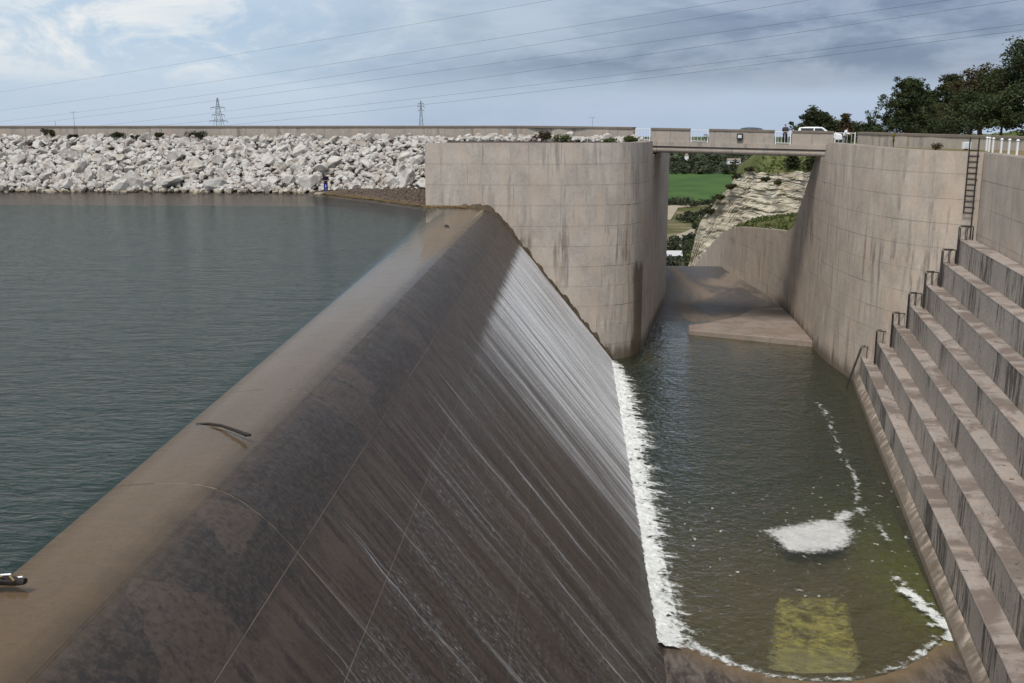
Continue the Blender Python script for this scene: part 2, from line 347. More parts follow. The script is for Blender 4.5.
# pool floor with a ramp rising towards the viewer, and the channel floor out to the brink
def floor_z(y):
    return lerp_tab([(-10, -11.5), (26, -12.85), (31, -13.08), (35, -13.3), (40, -13.55), (48, -14.05), (60, -14.9), (82, -14.9), (96, -13.62), (108, -13.22), (124, -13.05), (146, -13.1)], y)
def fz2(x, y): return floor_z(y - (3.4 * min(1.2, ((x - 9.5) / 5.5) ** 2) if y < 60 else 0))
def floor_mat():
    m, t = newmat('channel_floor_concrete'); P = t.n('ShaderNodeNewGeometry', out=0); x, y, z = t.sep(P)
    n1 = t.noise(t.sc(P, (1, 0.35, 1)), 0.16, 6, 0.6, 0.8); n2 = t.noise(P, 1.3, 6, 0.65); n3 = t.noise(P, 9, 5, 0.7)
    col = t.mix(t.step(n1, 0.42, 0.58), (0.055, 0.050, 0.046), (0.175, 0.14, 0.112))
    col = t.mix(t.math('MULTIPLY', t.step(n2, 0.45, 0.7), 0.5), col, (0.13, 0.10, 0.078))
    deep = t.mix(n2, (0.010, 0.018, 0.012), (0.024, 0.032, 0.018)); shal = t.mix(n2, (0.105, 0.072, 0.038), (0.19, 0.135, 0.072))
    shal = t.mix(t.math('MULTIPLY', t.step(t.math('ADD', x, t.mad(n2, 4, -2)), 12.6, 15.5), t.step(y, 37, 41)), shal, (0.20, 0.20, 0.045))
    bedc = t.mix(t.step(t.math('ADD', y, t.mad(n1, 14, -7)), 38, 64), shal, deep)  # deep end darkened: absorption by the water painted into the bed colour
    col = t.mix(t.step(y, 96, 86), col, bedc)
    dry = t.step(z, POOL - 0.02, POOL + 0.1)
    near = t.math('MULTIPLY', dry, t.step(y, 60, 50))
    col = t.mix(near, col, t.mix(t.step(t.noise(t.sc(P, (1.6, 0.5, 1)), 1.4, 7, 0.72, 0.6), 0.38, 0.62), (0.035, 0.028, 0.024), (0.125, 0.10, 0.082)))
    t.out(t.pbsdf(col, t.step(n1, 0.4, 0.6, 0.5, 0.85), t.bump(t.math('ADD', n2, n3), 0.5, 0.05), 0.25)); return m
M_floor = floor_mat()
fy = [2, 12, 20, 26, 30, 33, 36, 38, 40, 44, 48, 54, 60, 70, 82, 89, 96, 102, 108, 116, 124, 135, 146]
V = []; fx = [3.0, 4, 5, 6, 7, 8, 9, 10, 11, 12, 13, 14, 15, 16.5, 18, 22, 27]
for y in fy:
    for x in fx: V.append((x, y, fz2(x, y) + (0.05 * nz(x * .3, y * .3) if y > 90 else 0)))
for x in fx: V += [(x, 150, -13.6)]
for x in fx: V += [(x, 160, -16.5)]
for x in fx: V += [(x, 200, -34)]
n = len(fx); rows = len(fy) + 3
tag(mobj('channel_floor', V, [(j * n + i, j * n + i + 1, (j + 1) * n + i + 1, (j + 1) * n + i) for j in range(rows - 1) for i in range(n - 1)], M_floor, smooth=True), kind='structure')
pw = MB()
gx = [3.5 + i * 2 for i in range(12)]; 
pw.add([(3.2, 30, POOL), (24, 30, POOL), (24, 118, POOL), (3.2, 118, POOL)], [(0, 1, 2, 3)])
tag(pw.build('pool_water', M_pool), kind='structure')
# pale slab lying on the ramp just under the surface
def subslab_mat():
    m, t = newmat('algae_coated_slab'); P = t.n('ShaderNodeNewGeometry', out=0)
    n1 = t.noise(P, 1.1, 7, 0.7, 0.8); n2 = t.noise(P, 5, 6, 0.7); x, y, z = t.sep(P)
    col = t.mix(t.step(n1, 0.36, 0.6), (0.14, 0.10, 0.045), (0.60, 0.52, 0.20)); col = t.mix(t.math('MULTIPLY', t.step(n2, 0.5, 0.65), 0.6), col, (0.10, 0.075, 0.035))
    col = t.mix(t.math('MULTIPLY', t.step(t.math('ADD', y, t.mad(n1, 3, -1.5)), 38.2, 36.8), 0.7), col, t.mix(n2, (0.18, 0.15, 0.10), (0.62, 0.56, 0.42)))
    cxx = t.mad(y, 0.196, 2.44); hw = t.mad(y, -0.043, 3.44); uu = t.math('DIVIDE', t.math('ABSOLUTE', t.math('SUBTRACT', x, cxx)), hw)
    ed = t.math('MAXIMUM', t.step(t.math('ADD', uu, t.math('ADD', t.mad(n1, 0.9, -0.45), t.mad(n2, 0.8, -0.4))), 0.78, 1.0), t.step(t.math('ADD', y, t.mad(n1, 1.6, -0.8)), 42.4, 42.9))
    col = t.mix(t.math('MULTIPLY', ed, 0.9), col, (0.10, 0.078, 0.042))
    t.out(t.pbsdf(col, 0.9, t.bump(n1, 0.5, 0.05), 0.2)); return m
q = chaikin([(7.6, 35.9), (9.4, 35.7), (11.35, 35.95), (11.8, 39.4), (12.45, 42.8), (10.8, 43.05), (9.25, 42.85), (8.5, 39.6), (7.6, 35.9)], 1)[:-1]
q = [(x + .12 * nz(x * 3, y * 3), y + .12 * nz(x * 3, y * 3, 5)) for x, y in q]; N_ = len(q)
sb = MB().add([(x, y, min(fz2(x, y) + 0.07, POOL - 0.03)) for x, y in q] + [(x, y, fz2(x, y) - 0.2) for x, y in q], [tuple(range(N_))] + [(N_ + i, N_ + (i + 1) % N_, (i + 1) % N_, i) for i in range(N_)])
tag(sb.build('submerged_slab', subslab_mat()), 'yellowish algae-coated concrete slab showing under the shallow near end of the pool', 'slab')
# raised slab beyond the pool
pts = [(11.6, 98.8), (22.4, 93.7), (23.2, 104), (23.6, 114), (23.3, 118), (20.4, 113), (17.6, 107), (14, 103), (11.9, 101.5)]
sl = MB(); N_ = len(pts)
cxm = sum(p[0] for p in pts) / N_; cym = sum(p[1] for p in pts) / N_
top = [(x + (cxm - x) * .012, y + (cym - y) * .012, -12.7 - 0.022 * (y - 93)) for x, y in pts]
mid = [(x, y, -12.78 - 0.022 * (y - 93)) for x, y in pts]; bot = [(x, y, -14.4) for x, y in pts]
sl.add(top + mid + bot, [tuple(range(N_))] + [(N_ + i, N_ + (i + 1) % N_, (i + 1) % N_, i) for i in range(N_)] + [(2 * N_ + i, 2 * N_ + (i + 1) % N_, N_ + (i + 1) % N_, N_ + i) for i in range(N_)])
tag(sl.build('channel_slab', M_slab), 'wedge-shaped raised concrete slab at the far end of the pool', 'slab')

# ------------------------------------------------------------------ weir: panels with recessed joints
weir = empty('weir', (-2, 44, -13.6)); tag(weir, 'long brown wet concrete spillway weir with water sheeting down its sloping face', 'weir')
def child(name, verts, faces, mat, parent, smooth=False):
    L = parent.location; return mobj(name, [(v[0] - L[0], v[1] - L[1], v[2] - L[2]) for v in verts], faces, mat, parent, smooth)
ybr = [2, 11.5, 19.1, 26.5, 33.9, 41.2, 48.6, 56, 63.5, 71, 78.6, 86.4]
bands = [None, -7.05, -5.45, -4.11, -1.43, 1.2, 4.05]
G = 0.016
def band_xs(x0, x1):
    k = max(2, int((x1 - x0) / 0.22) if x1 < -4 else 2)
    return [x0 + (x1 - x0) * i / k for i in range(k + 1)]
for yi in range(len(ybr) - 1):
    ya, yb = ybr[yi] + 0.022, ybr[yi + 1] - 0.022
    ysub = [ya + (yb - ya) * i / 3 for i in range(4)]
    for bi in range(len(bands) - 1):
        V = []; off = random.uniform(0.0, 0.012)
        for y in ysub:
            x0 = lip(y) if bi == 0 else bands[bi] + G / 2; x1 = bands[bi + 1] - G / 2
            if bi == 0:
                X = [x0 + (x1 - x0) * (i / 16) ** 1.5 for i in range(17)]
                prof = [(x0 - 0.05, -2.2), (x0 - 0.03, weir_z(x0) - 0.9)] + [(x, weir_z(x) - 0.40 * max(0, 1 - (x - x0) / 0.6) ** 2.2) for x in X] + [(X[-1], weir_z(X[-1]) - 0.12)]
            else:
                X = band_xs(x0, x1); X = [x0 + (x1 - x0) * i / 8 for i in range(9)]
                prof = [(x0, weir_z(x0) - 0.12)] + [(x, weir_z(x) + off) for x in X] + [(x1, weir_z(x1) - 0.12)]
            V += [(x, y, z) for x, z in prof]
        m_ = len(V) // len(ysub)
        F = [(j * m_ + i, j * m_ + i + 1, (j + 1) * m_ + i + 1, (j + 1) * m_ + i) for j in range(len(ysub) - 1) for i in range(m_ - 1)]
        F += [tuple(range(m_ - 1, -1, -1)), tuple((len(ysub) - 1) * m_ + i for i in range(m_))]
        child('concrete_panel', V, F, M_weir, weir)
X = [-8.3 + 0.3 * i for i in range(42)]; V = []
for y in (2, 86.4):
    V += [(x, y, weir_z(x) - 0.007) for x in X] + [(4.3, y, -15.2), (-8.3, y, -15.2)]
m_ = len(V) // 2
child('weir_core', V, [(i, i + 1, m_ + i + 1, m_ + i) for i in range(m_ - 1)] + [tuple(range(m_ - 1, -1, -1)), tuple(range(m_, 2 * m_))], simple('silted_joint', (0.26, 0.21, 0.17), 0.9, 0.2, 0.5, 0.8, 0), weir)
# the sheet of water running down the face
X = [-7.0 + 0.1 * i for i in range(30)] + [-4.0 + 0.25 * i for i in range(33)]; V = []
Y = [2 + i * 84.3 / 60 for i in range(61)]
for y in Y: V += [(x, y, weir_z(x) + 0.028) for x in X]
m_ = len(X)
tag(mobj('spilling_water', V, [(j * m_ + i, j * m_ + i + 1, (j + 1) * m_ + i + 1, (j + 1) * m_ + i) for j in range(60) for i in range(m_ - 1)], M_film, smooth=True),
    'thin sheet of white-streaked water running down the weir face', 'water', kind='stuff')

# ------------------------------------------------------------------ walls made of cast panels
def wall(name, label, path, sg, zb, ztop, mat, row_h, seg, s_end, thick=1.0, z_row0=None, cat='wall', jitter=0.35):
    root_xy = path.at(path.L * 0.3)
    root = empty(name, (root_xy[0], root_xy[1], zb)); tag(root, label, cat)
    S = [s_end * i / int(s_end / 0.8) for i in range(int(s_end / 0.8) + 1)]
    V = []
    for s in S:
        x, y = path.at(s); nx, ny = path.nrm(s, sg); zt = ztop(s)
        V += [(x - nx * .07, y - ny * .07, zb), (x - nx * .07, y - ny * .07, zt), (x - nx * thick, y - ny * thick, zt), (x - nx * thick, y - ny * thick, zb)]
    k = len(S); F = []
    for i in range(k - 1):
        for j in range(4): F.append((i * 4 + j, i * 4 + (j + 1) % 4, i * 4 + 4 + (j + 1) % 4, i * 4 + 4 + j))
    F += [(3, 2, 1, 0), tuple((k - 1) * 4 + j for j in range(4))]
    if sg < 0: F = [tuple(reversed(f)) for f in F]
    F = [tuple(reversed(f)) for f in F]
    child('wall_core', V, F, M_core, root)
    z_hi = max(ztop(s) for s in S); z0 = z_hi; rows = []
    while z0 > zb: rows.append((max(z0 - row_h, zb), z0)); z0 -= row_h
    for ri, (za, zc) in enumerate(rows):
        s0 = 0.0
        while s0 < s_end - 0.05:
            ln = seg * (1 + random.uniform(-jitter, jitter)); s1 = min(s0 + ln, s_end)
            if s_end - s1 < seg * 0.4: s1 = s_end
            a, b = s0 + 0.008, s1 - 0.008
            kk = max(2, int((b - a) / 0.7)); ss = [a + (b - a) * i / kk for i in range(kk + 1)]
            zt = [min(zc - 0.008, ztop(s) - 0.002) for s in ss]; za_ = za + 0.008
            if max(zt) > za_ + 0.1:
                pr = random.uniform(-0.012, 0.006); V = []
                for s, z in zip(ss, zt):
                    x, y = path.at(s); nx, ny = path.nrm(s, sg); z = max(z, za_ + 0.005)
                    f = (x + nx * pr, y + ny * pr); g = (x - nx * .075, y - ny * .075)
                    V += [(*f, za_), (*f, z), (*g, z), (*g, za_)]
                F = []
                for i in range(kk):
                    for j in range(4): F.append((i * 4 + j, i * 4 + (j + 1) % 4, i * 4 + 4 + (j + 1) % 4, i * 4 + 4 + j))
                F += [(3, 2, 1, 0), tuple(kk * 4 + j for j in range(4))]
                if sg > 0: F = [tuple(reversed(f)) for f in F]
                child('concrete_panel', V, F, mat, root)
            s0 = s1
    return root
def s_of_y(path, y):
    for s, p in zip(path.s, path.p):
        if p[1] >= y: return s
    return path.L
L_b = s_of_y(LP, 97.4)
wall('abutment_wall', 'grey curved concrete abutment wall at the far end of the weir, left of the bridge opening', LP, 1, -15.2,
     lambda s: 5.3 if s < L_b else 4.0, M_wall, 1.72, 3.9, LP.L - 0.5, 1.1)
RT = [(71, 5.0), (86, 5.25), (93.2, 5.25), (93.4, 3.95), (98, 3.9), (109.5, -3.9), (113, -4.6), (137, -6.5), (146, -8.2), (156, -11.0), (166, -14.2), (180, -18.8), (190, -23)]
def rz_top(s): return lerp_tab(RT, RP.at(s)[1])
wall('channel_wall', 'tall curved pale concrete channel wall right of the pool, sloping down beyond the bridge', RP, -1, -26, rz_top, M_wallr, 1.72, 3.6, RP.L - 0.3, 1.0)
# stepped wall
SD = 0.17; sl_ = math.hypot(SD, 1); dv = (SD / sl_, 1 / sl_); nv = (1 / sl_, -SD / sl_)
def uv(u, y): return (u + SD * y, y)
UW = 15.25
UP = Path([(27.5 - SD * (71.2 - y), y) for y in (10, 20, 30, 40, 50, 60, 71.15)])
wall('retaining_wall', 'plain pale concrete retaining wall above the topmost step on the right', UP, -1, -1.6, lambda s: 5.0, M_wallr, 1.8, 5.5, UP.L - 0.05, 1.0)
stepw = empty('stepped_wall', (uv(9.5, 45)[0], 45, -15)); tag(stepw, 'stepped concrete bank of seven black-streaked tiers along the right of the pool', 'stepped wall')
def wall_y(u):
    best = None
    for i in range(400):
        x, y = RP.at(i * 0.06)
        if x - SD * y <= u: return y
    return 86
for k in range(7):
    u0 = 9.35 + 0.85 * k; u1 = u0 + 0.85 if k < 6 else UW + 0.1
    zt = -11 + 1.69 * k; zb = zt - 1.69 if k else -15.2
    yend = wall_y(u0) + 0.5; y1 = yend; first = True
    while y1 > 12:
        ln = random.uniform(8.2, 9.6); y0 = max(y1 - ln, 12)
        if y0 < 14: y0 = 12
        a, b = y0 + 0.012, y1 - 0.012; pr = random.uniform(-0.012, 0.012); dz_ = random.uniform(-0.006, 0.006)
        # tread slab (a bullnosed strip) and riser panel
        ns_ = max(3, int((b - a) / 0.55)); tr = MB(); rs = MB(); A_ = []; B_ = []
        for q_ in range(ns_ + 1):
            y = a + (b - a) * q_ / ns_; w1 = 0.018 * fbm(y * 1.7, k * 9.1) + (0.05 * max(0, nz(y * 2.3, k * 5.5) - .45)); w2 = 0.012 * fbm(y * .8, k * 4.3 + 50)
            A_ += [(*uv(u0 - 0.015 + pr + w1, y), zt - 0.05), (*uv(u0 + 0.02 + pr + w1 * 1.6, y), zt + dz_ + w2 - .012), (*uv(u0 + 0.09 + pr, y), zt + dz_ + w2), (*uv(u1, y), zt + dz_ + 0.012), (*uv(u1, y), zt - 0.05)]
            B_ += [(*uv(u0 + pr, y), zb - 0.05), (*uv(u0 + 0.006 + pr + w2, y), (zb + zt) / 2), (*uv(u0 + 0.004 + pr + w1, y), zt - 0.055), (*uv(u1 - .03, y), zt - 0.055), (*uv(u1 - .03, y), zb - 0.05)]
        for mbx, pts_ in ((tr, A_), (rs, B_)):
            mbx.add(pts_, [(q_ * 5 + e, q_ * 5 + 5 + e, q_ * 5 + 5 + (e + 1) % 5, q_ * 5 + (e + 1) % 5) for q_ in range(ns_) for e in range(5)] + [(0, 1, 2, 3, 4), tuple(ns_ * 5 + e for e in (4, 3, 2, 1, 0))])
        child('tread', tr.v, tr.f, M_step, stepw)
        child('riser', rs.v, rs.f, M_riser, stepw)
        if k == 0:
            pl = MB().hexa([(*uv(u0 - 0.75, a), -15.2), (*uv(u0 - .02, a), -15.2), (*uv(u0 - .02, b), -15.2), (*uv(u0 - 0.75, b), -15.2)],
                           [(*uv(u0 - 0.42, a), -13.02), (*uv(u0 - .02, a), -12.5), (*uv(u0 - .02, b), -12.5), (*uv(u0 - 0.42, b), -13.02)])
            child('plinth', pl.v, pl.f, M_wallr, stepw)
        y1 = y0

# moss and silt wedge where the weir meets the abutment
V = []; X = [-9.3 + 0.12 * i for i in range(110)]
for x in X:
    w_ = 0.55 + 0.35 * fbm(x * .8, 3.1) 
    xx = LP.p; s = min(range(len(xx)), key=lambda i: abs(xx[i][0] - x) if xx[i][1] < 90 else 99); yw = xx[s][1]
    z = weir_z(x)
    V += [(x, yw + 0.1, z + 0.42 + 0.45 * fbm(x * 1.9, 7.7)), (x, yw - w_ * .5, z + 0.16 + 0.12 * fbm(x * 3, 1.1)), (x, yw - w_ - 0.3, z - 0.02)]
tag(mobj('moss_strip', V, [(i * 3 + j, i * 3 + 3 + j, i * 3 + 4 + j, i * 3 + 1 + j) for i in range(len(X) - 1) for j in range(2)], M_moss), 'dark mossy strip down the joint between weir and abutment', 'moss', kind='stuff')

# ------------------------------------------------------------------ embankment and riprap
def shore_y(x): return 103.2 + 0.5 * nz(x * .15, 5.0) 
def par_y(x): return 112.0 if x < -4 else lerp_tab([(-4, 112), (0, 108.6), (7.4, 99.9)], x)
def emb_z(x, y):
    if x > -12: return max(4.95, lerp_tab([(0, 5.0), (1, 5.0)], 0))
    a = shore_y(x); b = par_y(x) - 1.2
    return lerp_tab([(a - 1.2, -2.3), (a, -0.1), (b, 5.2), (b + 20, 5.2)], y)
V = []; gx = [-180 + 4 * i for i in range(42)] + [-12.3]; ny_ = 9
for x in gx:
    for j in range(ny_): y = 100 + j * 1.55; V.append((x, min(y, par_y(x) + .5), emb_z(x, min(y, par_y(x) + .5)) - 0.15))
emb = mobj('embankment', V, [(i * ny_ + j, i * ny_ + ny_ + j, i * ny_ + ny_ + j + 1, i * ny_ + j + 1) for i in range(len(gx) - 1) for j in range(ny_ - 1)], M_soil); tag(emb, kind='structure')
tag(MB().prism([(-12.2, 86.9), (4.2, 88.2), (6.2, 92), (7.0, 99.6), (0, 108.9), (-4, 112.4), (-12.2, 112.4)], -2, 5.05).build('abutment_fill', M_soil), kind='structure')
# dam crest road
tag(MB().prism([(-180, 112.6), (-4, 112.6), (0.5, 109.2), (7.2, 100.6), (8.2, 108), (4, 117), (-2, 121), (-180, 121)], -40, 5.2).build('crest_road', M_road), kind='structure')
def rock_mesh(i, sub=2):
    rng = random.Random(i); bm = bmesh.new(); bmesh.ops.create_icosphere(bm, subdivisions=sub, radius=1)
    pl = [(Vector((rng.gauss(0, 1), rng.gauss(0, 1), rng.gauss(0, 1))).normalized(), rng.uniform(0.34, 0.72)) for _ in range(8)]
    for v in bm.verts:
        for nn, d in pl:
            e = v.co.dot(nn) - d
            if e > 0: v.co -= nn * e
        v.co *= 1.25 + 0.06 * noise.noise(v.co * 2.1 + Vector((i, 0, 0)))
    s = Vector((rng.uniform(.9, 1.25), rng.uniform(.75, 1.0), rng.uniform(.6, .9)))
    for v in bm.verts: v.co = Vector((v.co.x * s.x, v.co.y * s.y, v.co.z * s.z))
    me = bpy.data.meshes.new('rock'); bm.to_mesh(me); bm.free(); me.materials.append(M_rock); return me
rmesh = [rock_mesh(i) for i in range(14)]
# large rocks one by one, nearest-in-view first; a filler of smaller ones behind
rr = random.Random(3); placed = []; cand = []
def try_rock(x, y, r, lst, tol):
    for (a, b, c_) in lst:
        if abs(a - x) < 3 and (a - x) ** 2 + (b - y) ** 2 < ((r + c_) * tol) ** 2: return False
    lst.append((x, y, r)); return True
for _ in range(26000):
    x = rr.uniform(-62, -12.7); a = shore_y(x); b = par_y(x) - 0.9
    y = rr.uniform(a + 0.25, b); r = rr.choice((1.0, 0.72, 0.62, 0.52, 0.46))* rr.uniform(.85, 1.15)
    if len(placed) >= 262: break
    if abs(x + 24.45) < 1.3 and y < 106.5: continue
    if y > b - 2.4: r = min(r, .6)
    try_rock(x, y, r, placed, 0.74)
for _ in range(4000):
    if len(placed) >= 300: break
    x = rr.uniform(-12, 6.4); yb_ = par_y(x) - 0.8
    try_rock(x, yb_ - rr.uniform(0, 3.0), rr.uniform(.4, .8), placed, 0.62)
def put_rock(x, y, r, sink):
    o = bpy.data.objects.new('rock', rr.choice(rmesh)); COL.objects.link(o); o.parent = emb
    o.location = (x, y, (5.05 if x > -12.2 else emb_z(x, y)) + r * sink); o.rotation_euler = (rr.uniform(-.6, .6) + .5, rr.uniform(-.6, .6), rr.uniform(0, 6.28)); o.scale = (r, r, r)
for x, y, r in placed: put_rock(x, y, r, 0.36)
fm = MB(); small = [rock_mesh(100 + i, 1) for i in range(8)]
sv = [([v.co.copy() for v in me.vertices], [tuple(p.vertices) for p in me.polygons]) for me in small]
def add_small(x, y, z, r):
    v_, f_ = rr.choice(sv); M = Matrix.Rotation(rr.uniform(0, 6.28), 3, 'Z') @ Matrix.Rotation(rr.uniform(-1, 1), 3, 'X')
    fm.add([(M @ p) * r + Vector((x, y, z)) for p in v_], f_)
for _ in range(7600):
    x = rr.uniform(-110, -12.7); y = rr.uniform(shore_y(x) + 0.05, par_y(x) - 0.8); r = rr.uniform(.2, .46) if x > -64 else rr.uniform(.4, .9)
    add_small(x, y, emb_z(x, y) + r * .25, r)
for _ in range(420):
    x = rr.uniform(-12, 6.6); y = par_y(x) - rr.uniform(0.6, 4.5); add_small(x, y, 5.1 + rr.uniform(0, .25), rr.uniform(.2, .42))
tag(fm.build('small_rocks', M_rock, emb), kind='stuff'); fm_n, fm_f = len(fm.v), len(fm.f)
# dark gravel spit at the waterline beside the abutment
V = []; ns = 40
for i in range(ns):
    f = i / (ns - 1); x = -26.5 + 14.4 * f; yf = lerp_tab([(-26.5, 103.0), (-23, 99.8), (-18, 94), (-14, 88.6), (-12.1, 86.0)], x) + 0.35 * fbm(x * .9, 2)
    V += [(x, yf - 0.5, -0.25), (x, yf + 0.2, 0.06 + 0.05 * fbm(x, 4)), (x, yf + 1.4, 0.18 + 0.1 * fbm(x * 1.3, 9)), (x, yf + 3.2, 0.3), (x, 106, 0.45)]
tag(mobj('gravel_shore', V, [(i * 5 + j, i * 5 + 5 + j, i * 5 + 6 + j, i * 5 + 1 + j) for i in range(ns - 1) for j in range(4)], M_soil), kind='structure')
dm = MB()
for _ in range(900):
    f = rr.random(); x = -24.5 + 15.8 * f; yf = lerp_tab([(-26.5, 103.0), (-23, 99.8), (-18, 94), (-14, 88.6), (-12.1, 86.0)], x) + 0.35 * fbm(x * .9, 2) if x < -12.1 else 85.75
    p = Vector((x, yf + rr.uniform(-.35, .35), 0.02 + rr.uniform(0, .10))); d = Vector((rr.gauss(0, 1), rr.gauss(0, .6), rr.gauss(0, .12))).normalized() * rr.uniform(.1, .45)
    dm.tube([p - d, p + d], rr.uniform(.008, .02), 3)
for _ in range(1500):
    x = rr.uniform(-24.5, -12.4); yf = lerp_tab([(-26.5, 103.0), (-23, 99.8), (-18, 94), (-14, 88.6), (-12.1, 86.0)], x); y = rr.uniform(yf + .1, 104.5) if rr.random() < .7 else yf + rr.uniform(0, 1.2)
    add_small(x, y, lerp_tab([(yf, .05), (yf + 1.4, .2), (yf + 3.2, .3), (106, .45)], y), rr.uniform(.06, .2))
gs = MB(); gs.v, gs.f = fm.v[fm_n:], [tuple(i - fm_n for i in f) for f in fm.f[fm_f:]]
tag(gs.build('shore_stones', simple('dark_stones', (0.11, 0.085, 0.068), 0.95, 0.1, 0.6, 1.2, 0.5)), 'dark loose stones scattered on the gravel shore beside the abutment', 'stones', kind='stuff')
tag(dm.build('driftwood_debris', M_reed), 'line of pale reed and twig debris along the gravel shore to the abutment', 'debris', kind='stuff')

# ------------------------------------------------------------------ parapets, bridge
def parapet(name, label, pts, plen, h=1.2, th=0.32, cat='parapet', group=None, back=False):
    """pts: (x, y, ztop); front panels, coping, all as parts"""
    P_ = Path([(p[0], p[1]) for p in pts]); tab = [(s, p[2]) for s, p in zip(P_.s, pts)]
    root = empty(name, (pts[0][0], pts[0][1], pts[0][2] - h)); tag(root, label, cat, group)
    k = max(1, round(P_.L / plen)); 
    for i in range(k):
        a, b = P_.L * i / k + 0.008, P_.L * (i + 1) / k - 0.008
        (xa, ya), (xb, yb) = P_.at(a), P_.at(b); za, zb = lerp_tab(tab, a), lerp_tab(tab, b)
        tx, ty = (xb - xa), (yb - ya); l = math.hypot(tx, ty); nx, ny = ty / l, -tx / l
        mb = MB(); pr = random.uniform(-.01, .01)
        mb.hexa([(xa + nx * pr, ya + ny * pr, za - h), (xb + nx * pr, yb + ny * pr, zb - h), (xb - nx * th, yb - ny * th, zb - h), (xa - nx * th, ya - ny * th, za - h)],
                [(xa + nx * pr, ya + ny * pr, za - .2), (xb + nx * pr, yb + ny * pr, zb - .2), (xb - nx * th, yb - ny * th, zb - .2), (xa - nx * th, ya - ny * th, za - .2)])
        child('parapet_panel', mb.v, mb.f, M_par, root)
        e = 0.07; mb = MB()
        if i % 2 == 0:
            b2 = min(P_.L * (i + 2) / k - 0.006, P_.L); (xb, yb) = P_.at(b2); zb = lerp_tab(tab, b2)
            mb.hexa([(xa + nx * e, ya + ny * e, za - .198), (xb + nx * e, yb + ny * e, zb - .198), (xb - nx * (th + e), yb - ny * (th + e), zb - .198), (xa - nx * (th + e), ya - ny * (th + e), za - .198)],
                    [(xa + nx * e, ya + ny * e, za - .02), (xb + nx * e, yb + ny * e, zb - .02), (xb - nx * (th + e), yb - ny * (th + e), zb), (xa - nx * (th + e), ya - ny * (th + e), za)])
            child('coping', mb.v, mb.f, M_cope, root)
    return root
parapet('parapet', 'long concrete parapet on the dam crest above the white riprap', [(-180, 112, 6.6), (-60, 112, 6.6), (-4, 112, 6.62), (0, 108.6, 6.58), (5.9, 101.6, 6.53)], 2.2, 1.5)
BA, BB = Vector((5.9, 101.6 - 1.9, 0)), Vector((26, 94.2, 0))   # front edge of the bridge deck
def bx(X): f = (X - BA.x) / (BB.x - BA.x); return Vector((X, BA.y + (BB.y - BA.y) * f, lerp_tab([(5.9, 5.24), (25, 4.9)], X)))
bdir = (BB - BA).normalized(); bn = Vector((-bdir.y, bdir.x, 0))
bridge = empty('bridge', (15, 97, 3.9)); tag(bridge, 'flat concrete road bridge spanning the spillway channel between the two curved walls', 'bridge')
def bq(Xa, Xb, o0, o1, z0, z1):
    a, b = bx(Xa), bx(Xb); mb = MB()
    P_ = lambda p, o, z: (p.x + bn.x * o, p.y + bn.y * o, p.z + z)
    return mb.hexa([P_(a, o0, z0), P_(b, o0, z0), P_(b, o1, z0), P_(a, o1, z0)], [P_(a, o0, z1), P_(b, o0, z1), P_(b, o1, z1), P_(a, o1, z1)])
def bpart(name, mb, mat): return child(name, mb.v, mb.f, mat, bridge)
bpart('deck', bq(5.6, 26, 0.15, 8.2, -0.42, -0.06), M_slab)
bpart('kerb_beam', bq(5.6, 26, -0.12, 0.5, -0.40, 0.0), M_par)
a_, b_ = bx(6.2), bx(25.5); V = []
for p in (a_, b_):
    for k in range(9):
        q_ = math.pi * k / 8; V.append((p.x + bn.x * (0.28 - 0.30 * math.sin(q_)), p.y + bn.y * (0.28 - 0.30 * math.sin(q_)), p.z - 0.72 + 0.31 * math.cos(q_)))
    V += [(p.x + bn.x * 0.9, p.y + bn.y * 0.9, p.z - 1.03), (p.x + bn.x * 0.9, p.y + bn.y * 0.9, p.z - .41)]
m_ = len(V) // 2
child('edge_beam', V, [(i, m_ + i, m_ + (i + 1) % m_, (i + 1) % m_) for i in range(m_)] + [tuple(range(m_)), tuple(range(2 * m_ - 1, m_ - 1, -1))], M_par, bridge)
for o in (3.0, 5.2, 7.4): bpart('girder', bq(6.2, 25.5, o, o + 0.5, -1.0, -0.425), M_par)
bpart('road_surface', bq(5.6, 26, 0.5, 8.0, -0.055, -0.03), M_road)
# bearing block under the right end
tag(MB().prism([(23.6, 95.4), (27, 94.6), (29, 103), (25.2, 104)], -6, 3.87).build('bridge_bearing', M_wallr), 'concrete bearing block under the right end of the bridge', 'bearing block')
def bp(X, o, z): p = bx(X); return (p.x + bn.x * o, p.y + bn.y * o, p.z + z)
def bpar(label, X0, X1):
    parapet('bridge_parapet', label, [(*bp(X0, 0.02, 0)[:2], bx(X0).z + 1.27), (*bp(X1, 0.02, 0)[:2], bx(X1).z + 1.27)], 1.7, 1.27, 0.3, group='concrete parapet blocks along the bridge')
bpar('leftmost concrete parapet block on the bridge, above the left abutment', 7.45, 11.0)
bpar('long middle concrete parapet block on the bridge carrying a floodlight', 12.7, 18.4)
bpar('concrete parapet block on the right end of the bridge, in front of the white pickup', 19.9, 23.4)
def railing(label, X0, X1, n_=4, o=0.12):
    r_ = empty('railing', bp((X0 + X1) / 2, o, 0)); tag(r_, label, 'railing', 'white railings between the bridge parapets')
    def ch(name, mb): child(name, mb.v, mb.f, M_white, r_)
    for z in (0.12, 1.12): ch('rail', MB().tube([bp(X0, o, z), bp(X1, o, z)], 0.028, 6))
    for X_ in (X0 + 0.06, X1 - 0.06): ch('post', MB().tube([bp(X_, o, 0), bp(X_, o, 1.2)], 0.055, 8))
    for i in range(1, n_ + 1):
        X_ = X0 + (X1 - X0) * i / (n_ + 1); ch('baluster', MB().tube([bp(X_, o, 0.12), bp(X_, o, 1.12)], 0.016, 5))
railing('white railing at the left end of the bridge, above the grassy rocks', 6.0, 7.4)
